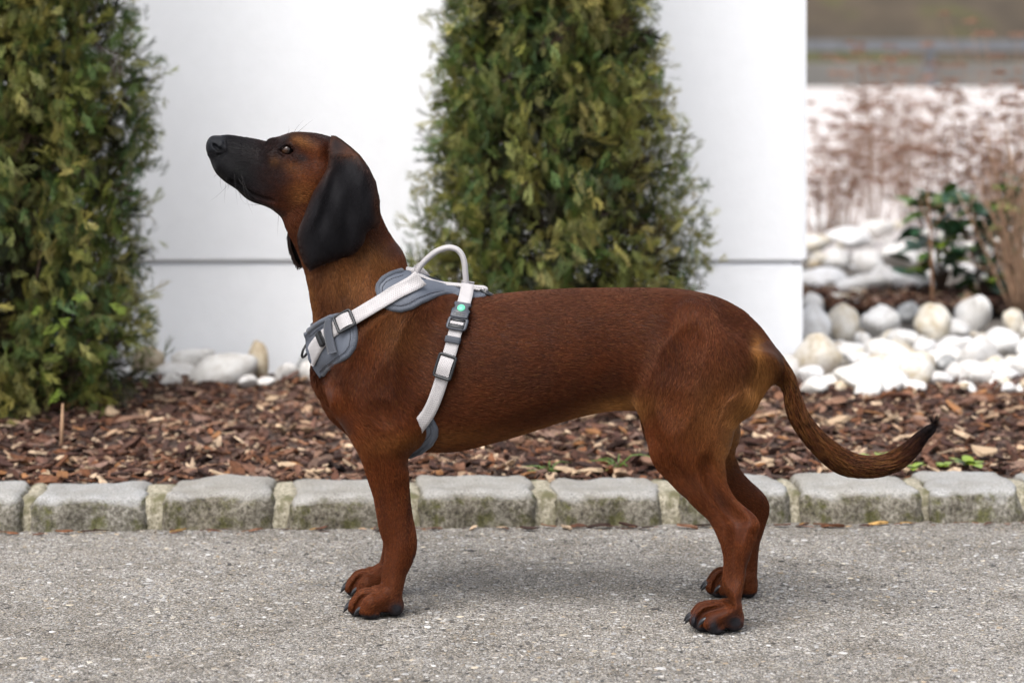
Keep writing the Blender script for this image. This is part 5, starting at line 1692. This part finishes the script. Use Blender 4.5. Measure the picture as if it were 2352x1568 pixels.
def both_sides(name, V, Fa, mat, U=None, mirror=True, parent=None, label=None, rev=True):
    outs = []
    for k in ((0, 1) if mirror else (0,)):
        W_ = np.array([np.array(v) for v in V])
        F_ = [tuple(f) for f in Fa]
        if k:
            W_[:, 1] = 2 * np.array([yc_x(x) for x in W_[:, 0]]) - W_[:, 1]
            F_ = [f[::-1] for f in F_]
        o = mesh_obj(name, W_ - HOFF, F_, mat, harness if parent is None else parent[k])
        if U is not None: uvset(o.data, U)
        outs.append(o)
    return outs

def pad(name, poly, fn, thick=.005, off=.0045, spacing=6.0, bind=.0042, inset=10, open_edge=None, sm=4):
    p2, tr_, nb = fill_poly(poly, spacing)
    V, Nn = [], []
    for u, v in p2:
        a, n_ = fn(u, v, off); V.append(a); Nn.append(n_)
    V = smooth_y(np.array(V), tr_, sm)
    nn = tri_normals(V, tr_, np.array([0, -1., 0]))
    ed_ = edge_dist(p2, poly)
    V = V + nn * (.0022 * (1 - np.exp(-ed_ / 10)))[:, None]          # padding swells away from the seam
    T = tr_.copy()
    f0 = np.cross(V[T[:, 1]] - V[T[:, 0]], V[T[:, 2]] - V[T[:, 0]])
    T[f0[:, 1] > 0] = T[f0[:, 1] > 0][:, ::-1]
    Vs, Fs = slab(V, T, nb, thick, nn)
    outs = both_sides(name, Vs, Fs, M_NEO)
    # bound edge
    ring = [V[i] - nn[i] * thick * .45 for i in range(nb)]
    if open_edge:
        keep_ = [i for i in range(nb) if not open_edge(*p2[i])]
        # start after the gap
        st = next(i for i in keep_ if (i - 1) % nb not in keep_) if len(keep_) < nb else 0
        order = []
        i = st
        while i in keep_ and len(order) < nb: order.append(i); i = (i + 1) % nb
        ring = [ring[i] for i in order]; closed = False
    else:
        ring = ring + [ring[0]]; closed = True
    tv, tf = tube(ring, bind, 10, not closed)
    L = np.concatenate([[0], np.cumsum([np.linalg.norm(np.array(ring[i + 1]) - np.array(ring[i])) for i in range(len(ring) - 1)])])
    Uv = [(L[i // 10] + (i % 10) * .0016, (i % 10) * .0026) for i in range(len(tv))]
    both_sides('binding', tv, tf, M_BIND, Uv, parent=outs)
    # seam stitched inside the binding
    cen = np.array(poly).mean(0); sv, sf = [], []
    B = p2[:nb]; tan = np.roll(B, -1, 0) - np.roll(B, 1, 0); nrm2 = np.stack([-tan[:, 1], tan[:, 0]], 1); nrm2 /= np.linalg.norm(nrm2, axis=1)[:, None]
    area = 0.5 * np.sum(B[:, 0] * np.roll(B[:, 1], -1) - np.roll(B[:, 0], -1) * B[:, 1])
    if area < 0: nrm2 = -nrm2
    tv_tree = BVHTree.FromPolygons([tuple(x) for x in V], [tuple(t) for t in T])
    I = B + nrm2 * inset
    for i in range(nb):
        if open_edge and open_edge(*p2[i]): continue
        a, b = I[i], I[(i + 1) % nb]
        a, b = a + (b - a) * .12, a + (b - a) * .88
        ha, hb = ray_uv(*a, tv_tree), ray_uv(*b, tv_tree)
        if ha is None or hb is None or (ha[0] - hb[0]).length > .02: continue
        q, w_ = tube([ha[0] + ha[1] * (.0002 if ha[1].y < 0 else -.0002), hb[0] + hb[1] * (.0002 if hb[1].y < 0 else -.0002)], .00075, 5)
        sf += [tuple(x + len(sv) for x in f) for f in w_]; sv += q
    if sv: both_sides('stitching', sv, sf, M_DARKT, parent=outs)
    return outs, tv_tree

def strap(name, line, width, fn, off, mat=M_WEB, thick=.0018, n=60, mirror=True, parent=None, taper=None):
    S = catmull(np.array(line, float), n)
    t = np.gradient(S, axis=0); t /= np.linalg.norm(t, axis=1)[:, None]
    q = np.stack([-t[:, 1], t[:, 0]], 1)
    m = 5
    V = np.zeros((n, m, 3)); Nn = np.zeros((n, m, 3))
    for i in range(n):
        for j in range(m):
            w_ = width if taper is None else width * taper(i / (n - 1))
            u, v = S[i] + q[i] * w_ * ((j / (m - 1)) - .5)
            V[i, j], Nn[i, j] = fn(u, v, off)
    for _ in range(26):                      # even out along the strap
        V[1:-1] = .25 * V[:-2] + .5 * V[1:-1] + .25 * V[2:]
    nn = np.cross(np.gradient(V, axis=0), np.gradient(V, axis=1)); nn /= np.linalg.norm(nn, axis=2)[..., None] + 1e-12
    if nn[..., 1].mean() > 0: nn = -nn
    A = V.reshape(-1, 3); B = (V - nn * thick).reshape(-1, 3)
    VV = np.vstack([A, B]); M_ = n * m; Fa = []
    for i in range(n - 1):
        for j in range(m - 1):
            a = i * m + j
            Fa.append((a, a + 1, a + m + 1, a + m)); Fa.append((M_ + a, M_ + a + m, M_ + a + m + 1, M_ + a + 1))
        Fa.append((i * m, i * m + m, M_ + i * m + m, M_ + i * m)); e = i * m + m - 1
        Fa.append((e, M_ + e, M_ + e + m, e + m))
    for i in (0, n - 1):
        for j in range(m - 1): Fa.append((i * m + j, M_ + i * m + j, M_ + i * m + j + 1, i * m + j + 1))
    f = Fa[0]; nf = np.cross(VV[f[1]] - VV[f[0]], VV[f[2]] - VV[f[0]])
    if nf[1] > 0: Fa = [x[::-1] for x in Fa]
    L = np.concatenate([[0], np.cumsum(np.linalg.norm(np.diff(V[:, 2], axis=0), axis=1))])
    Uv = [(L[i], j * .005) for i in range(n) for j in range(m)] * 2
    outs = both_sides(name, VV, Fa, mat, Uv, mirror, parent)
    return outs, V, nn

SADDLE = [(926, 622), (940, 625), (957, 632), (984, 646), (1020, 655), (1062, 659), (1090, 662), (1108, 666), (1115, 674), (1111, 685), (1098, 692), (1083, 691), (1056, 684), (1020, 678),
          (993, 682), (965, 693), (942, 706), (921, 712), (898, 710), (885, 703), (876, 690), (868, 668), (869, 655), (880, 640), (898, 630)]
def on_spine(u, v):
    return v < np.interp(u, [900, 926, 957, 984, 1020, 1062, 1090, 1108, 1112], [600, 626, 636, 650, 659, 663, 666, 669, 0])
sad, sad_tree = pad('saddle_pad', SADDLE, skin_pt, open_edge=on_spine, sm=8)
CHEST = [(781, 725), (759, 729), (740, 739), (722, 750), (708, 763), (701, 766), (700, 780), (705, 800), (710, 822), (721, 845), (735, 867), (741, 861), (753, 847), (778, 830), (799, 815), (811, 798), (815, 776), (814, 759), (811, 747), (800, 733)]
def at_front(u, v): return u < np.interp(v, [764, 766, 800, 822, 845, 868], [0, 704, 708, 713, 725, 738])
chp, ch_tree = pad('chest_pad', CHEST, chest_pt, open_edge=at_front, sm=14)
BELLY = [(938, 962), (945, 948), (957, 943), (970, 947), (990, 960), (1000, 983), (999, 998), (988, 1015), (963, 1033), (940, 1041), (925, 1041), (920, 1000), (925, 970)]
bel, bel_tree = pad('belly_pad', BELLY, torso_pt, open_edge=None, sm=2)

def over_pad(tree, base, lift):
    def fn(u, v, off):
        p, n_ = base(u, v, off)
        h = ray_uv(u, v, tree)
        if h is not None and h[0].y - lift < p[1]:
            nn_ = np.array(h[1]);  nn_ = nn_ if nn_[1] < 0 else -nn_
            return np.array(h[0]) + nn_ * lift, nn_
        return p, n_
    return fn
f_sad = over_pad(sad_tree, skin_pt, .0040)
f_chest = over_pad(ch_tree, chest_pt, .0030)
f_chest2 = over_pad(sad_tree, f_chest, .0040)
s1, s1V, s1N = strap('chest_strap', [(966, 638), (957, 646), (938, 655), (915, 667), (880, 688), (840, 712), (808, 731), (775, 751), (745, 775), (728, 797), (714, 822), (709, 834)], 31, f_chest2, .0080, n=100, taper=lambda t: 1 + .35 * math.exp(-t * 14))
g1, g1V, g1N = strap('girth_strap', [(1074, 664), (1070, 690), (1058, 730), (1046, 765), (1037, 800), (1023, 842), (1012, 877), (1000, 911), (986, 941), (970, 966), (952, 990), (935, 1012), (918, 1030)], 30,
                     over_pad(bel_tree, over_pad(sad_tree, torso_pt, .0040), .0050), .0085, n=110)
el, _, _ = strap('elastic_loop', [(757, 733), (760, 765), (770, 810)], 18, over_pad(ch_tree, chest_pt, .0068), .0095, mat=M_WEBD, n=24)

def frame_at(V, Nn, target):
    """Local frame on a strap nearest to layout point target."""
    mid = V[:, 2]; u, v = uv_of(mid)
    i = int(np.argmin((u - target[0]) ** 2 + (v - target[1]) ** 2)); i = min(max(i, 1), len(mid) - 2)
    t = mid[i + 1] - mid[i - 1]; t /= np.linalg.norm(t)
    n_ = Nn[i, 2] / np.linalg.norm(Nn[i, 2]); s_ = np.cross(n_, t); s_ /= np.linalg.norm(s_); n_ = np.cross(t, s_)
    if n_[1] > 0: n_ = -n_; s_ = -s_
    return mid[i], t, s_, n_

def place(frame, pts): 
    o, t, s_, n_ = frame
    return [o + t * a + s_ * b + n_ * c for a, b, c in pts]

def bar_frame(w, l, r, z0):
    """Rounded rectangular loop around a strap, as a tube path."""
    out = []
    for cx, cy, a0 in ((l / 2, w / 2, 0), (-l / 2, w / 2, 90), (-l / 2, -w / 2, 180), (l / 2, -w / 2, 270)):
        for k in range(5):
            a = math.radians(a0 + 22.5 * k)
            out.append((cx + math.cos(a) * r, cy + math.sin(a) * r, z0 + .0016 * math.cos(cx / l * math.pi * 1.6)))
    return out + [out[0]]

def slider(target, V, Nn, l, w, name='slider', mat=M_BLACK, parent=None, bow=.0028):
    fr = frame_at(V, Nn, target)
    ring = place(fr, bar_frame(w, l, .003, .0044))
    tv, tf = tube(ring, .0021, 8, False)
    a = both_sides(name, tv, tf, mat)
    # webbing looped over the middle
    pts, fc = [], []
    for i in range(13):
        x = -l / 2 + l * i / 12; z = .0036 + bow * math.sin(math.pi * i / 12)
        for j in range(5): pts.append((x, (j / 4 - .5) * (w + .001), z))
    for i in range(12):
        for j in range(4): fc.append((i * 5 + j, i * 5 + j + 1, (i + 1) * 5 + j + 1, (i + 1) * 5 + j))
    P3 = place(fr, pts)
    f = fc[0]
    if np.cross(P3[f[1]] - P3[f[0]], P3[f[2]] - P3[f[0]])[1] > 0: fc = [x[::-1] for x in fc]
    both_sides('webbing', P3, fc, M_WEB, [(p[0], p[1]) for p in pts], parent=a)
slider((794, 739), s1V, s1N, .020, .0185)
slider((1021, 841), g1V, g1N, .026, .0180)

def keeper(target, V, Nn, l, w, h, mat=M_BLACK, name='strap_keeper'):
    fr = frame_at(V, Nn, target)
    prof = []
    for a in range(24):
        an = 2 * math.pi * a / 24
        c, s_ = math.cos(an), math.sin(an)
        prof.append((math.copysign(abs(c) ** .35, c) * w / 2, math.copysign(abs(s_) ** .45, s_) * h / 2 + h * .25))
    pts, fc = [], []
    for x, k in ((-l / 2, .93), (-l / 2 + .0006, 1.0), (l / 2 - .0006, 1.0), (l / 2, .93)):
        for a, b in prof: pts.append((x, a * k, b * k))
    n = len(prof)
    for i in range(3):
        for k in range(n): fc.append((i * n + k, i * n + (k + 1) % n, (i + 1) * n + (k + 1) % n, (i + 1) * n + k))
    fc.append(tuple(range(n))); fc.append(tuple(3 * n + k for k in range(n - 1, -1, -1)))
    both_sides(name, place(fr, pts), fc, mat)
keeper((740, 780), s1V, s1N, .0085, .0225, .009)
keeper((1041, 782), g1V, g1N, .0085, .0225, .007, simple('elastic_dark', srgb(50, 54, 62), .7, 400, .2))

# side-release buckle with its green lock button
fr = frame_at(g1V, g1N, (1057, 729))
uu, vv = uv_of(np.array([fr[0] + fr[1] * .01])); 
if vv[0] < 729: fr = (fr[0], -fr[1], fr[2], fr[3])          # t runs down the strap
if uv_of(np.array([fr[0] + fr[2] * .01]))[0][0] < uv_of(np.array([fr[0]]))[0][0]: fr = (fr[0], fr[1], -fr[2], fr[3])
def prism(outline, z0, z1, holes=None, bev=.0008):
    """Rounded plate from a 2-D outline (t, s): verts and faces."""
    o = np.array(outline); n = len(o); c = o.mean(0)
    sh = c + (o - c) * (1 - bev / .012)
    pts = [(*p, z0) for p in o] + [(*p, z1 - bev) for p in o] + [(*p, z1) for p in sh]
    fc = []
    for r in (0, 1):
        for k in range(n): fc.append((r * n + k, r * n + (k + 1) % n, (r + 1) * n + (k + 1) % n, (r + 1) * n + k))
    fc.append(tuple(2 * n + k for k in range(n))); fc.append(tuple(range(n - 1, -1, -1)))
    return pts, fc
def fix(P3, fc):
    """Turn all faces outwards."""
    bm = bmesh.new(); vs = [bm.verts.new(tuple(p)) for p in P3]
    for f in fc: bm.faces.new([vs[i] for i in f])
    bmesh.ops.recalc_face_normals(bm, faces=bm.faces); bm.verts.index_update()
    out = [tuple(v.index for v in f.verts) for f in bm.faces]; bm.free(); return out
def piece(name, outline, z0, z1, mat, mirror=True, parent=None):
    p, f = prism(outline, z0, z1); P3 = place(fr, p)
    return both_sides(name, P3, fix(P3, f), mat, None, mirror, parent)
B_ = .0118
buckle = piece('buckle', [(-.021, -.0105), (-.021, .0105), (-.0185, .0125), (-.0145, .0098), (-.0105, .0098), (-.0085, .0122), (.001, .0125), (.0045, .0120), (.0045, -.0120), (.001, -.0125), (-.0085, -.0122), (-.0105, -.0098), (-.0145, -.0098), (-.0185, -.0125)], .0004, .0068, M_BUCK)
for sgn in (-1, 1):
    piece('release_prong', [(-.0150, sgn * .0104), (-.0110, sgn * .0104), (-.0090, sgn * .0132), (-.0040, sgn * .0135), (-.0060, sgn * .0118), (-.0145, sgn * .0090)], .0008, .0060, M_BLACK, parent=buckle)
loop_ring = place(fr, [(a + .0125, b, c) for a, b, c in bar_frame(.0185, .011, .0032, .0030)])
tv, tf = tube(loop_ring, .0024, 8, False)
both_sides('buckle_loop', tv, tf, M_BUCK, parent=buckle)
piece('loop_slot', [(.0058, -.0090), (.0058, .0090), (.0095, .0090), (.0095, -.0090)], .0030, .0042, M_BLACK, parent=buckle)
piece('loop_bar', [(.0165, -.0115), (.0165, .0115), (.0215, .0110), (.0215, -.0110)], .0008, .0055, M_BLACK, parent=buckle)
pts = [(.0108 + i * .0062 / 6, (j / 4 - .5) * .0185, .0040 + .0022 * math.sin(math.pi * i / 6)) for i in range(7) for j in range(5)]
fc = [(i * 5 + j, i * 5 + j + 1, (i + 1) * 5 + j + 1, (i + 1) * 5 + j) for i in range(6) for j in range(4)]
P3 = place(fr, pts)
if np.cross(P3[1] - P3[0], P3[6] - P3[0])[1] > 0: fc = [x[::-1] for x in fc]
both_sides('webbing', P3, fc, M_WEB, [(p[0], p[1]) for p in pts], parent=buckle)
btn = piece('lock_button', [(-.0105 + .0057 * math.cos(a), .0057 * math.sin(a)) for a in np.linspace(0, 2 * math.pi, 25)[:-1]], .0060, .0080, M_GREEN, parent=buckle)
# raised lettering in its little frame
tv, tf = tube(place(fr, [(-.0022, -.0080, .0069), (-.0022, .0080, .0069), (.0018, .0080, .0069), (.0018, -.0080, .0069), (-.0022, -.0080, .0069)]), .00035, 5, False)
both_sides('lettering_frame', tv, tf, M_BLACK, mirror=False, parent=buckle)
fc_ = bpy.data.curves.new('lettering', 'FONT'); fc_.body = 'IEKEN'; fc_.size = .0042; fc_.extrude = .0002; fc_.align_x = 'CENTER'; fc_.align_y = 'CENTER'
fc_.materials.append(M_BLACK)
tmp = bpy.data.objects.new('lettering_source', fc_); COL.objects.link(tmp)
bpy.context.view_layer.update()
tm_ = bpy.data.meshes.new_from_object(tmp.evaluated_get(bpy.context.evaluated_depsgraph_get()))
bpy.data.objects.remove(tmp)
txt = link(bpy.data.objects.new('lettering', tm_), buckle[0])
o, t, s_, n_ = fr
txt.matrix_local = Matrix.Translation(Vector(o + t * -.0002 + n_ * .0070 - HOFF)) @ Matrix((Vector(s_), Vector(-t), Vector(n_))).transposed().to_4x4()

# webbing along the spine, carrying handle, rings: on the middle line
def mid_tube(name, line, rad, mat, flat=2.0, n=60, yo=0.0, parent=None):
    S = catmull(np.array(line, float), n)
    pts = [P(u, v, yc(u) + yo) for u, v in S]
    tv, tf = tube(pts, rad, 12)
    tv = np.array([list(v) for v in tv])
    cy = np.repeat(np.array(pts)[:, 1], 12)
    tv[:, 1] = cy + (tv[:, 1] - cy) * flat
    L = np.concatenate([[0], np.cumsum(np.linalg.norm(np.diff(np.array(pts), axis=0), axis=1))])
    o = mesh_obj(name, tv - HOFF, tf, mat, harness if parent is None else parent)
    uvset(o.data, [(L[i // 12], (i % 12) * .0016) for i in range(len(tv))])
    return o
mid_tube('spine_webbing', [(926, 620), (940, 622), (957, 629), (982, 642.5), (1008, 651), (1057, 656), (1080, 660), (1100, 664), (1112, 664)], .0036, M_WEB, 2.4)
mid_tube('spine_webbing', [(925, 619.5), (938, 620), (952, 622.5)], .0046, M_WEB, 1.9)
mid_tube('handle', [(956, 628), (965, 612), (981, 594.5), (1002, 578), (1024, 569.5), (1040, 569.5), (1053, 575.5), (1062, 588), (1067, 606), (1069, 628), (1071, 656)], .0043, M_WEB, 1.7, n=90)
mid_tube('rear_loop', [(1080, 658), (1096, 659), (1110, 660), (1117, 664), (1112, 669), (1098, 668)], .0026, M_WEB, 2.6)
c0 = P(1120, 673, yc(1120))
ring = [c0 + np.array([math.cos(a) * .0105, math.sin(a) * .013, -math.cos(a) * .0055]) for a in np.linspace(0, 2 * math.pi, 33)]
tv, tf = tube(ring, .0021, 8, False); mesh_obj('leash_ring', [np.array(v) - HOFF for v in tv], tf, M_BLACK, harness)
c1 = P(703, 803, yc(703) - .010)
ring = [c1 + np.array([math.cos(a) * .0035 + math.sin(a) * .004, math.cos(a) * .011, math.sin(a) * .0105]) for a in np.linspace(0, 2 * math.pi, 33)]
tv, tf = tube(ring, .0018, 8, False); mesh_obj('chest_ring', [np.array(v) - HOFF for v in tv], tf, M_BLACK, harness)
mid_tube('ring_webbing', [(708, 778), (710, 786), (713, 798)], .0045, M_WEB, 2.0, n=16)
mid_tube('front_webbing', [(714, 824), (722, 845), (733, 864), (738, 875)], .0030, M_WEB, 4.0, n=20)
mid_tube('keel_strap', [(739, 872), (757, 912), (786, 962), (826, 1008), (875, 1030), (930, 1042)], .0022, M_WEBD, 5.0, n=40)
print('harness done', round(time.time() - T0, 1))
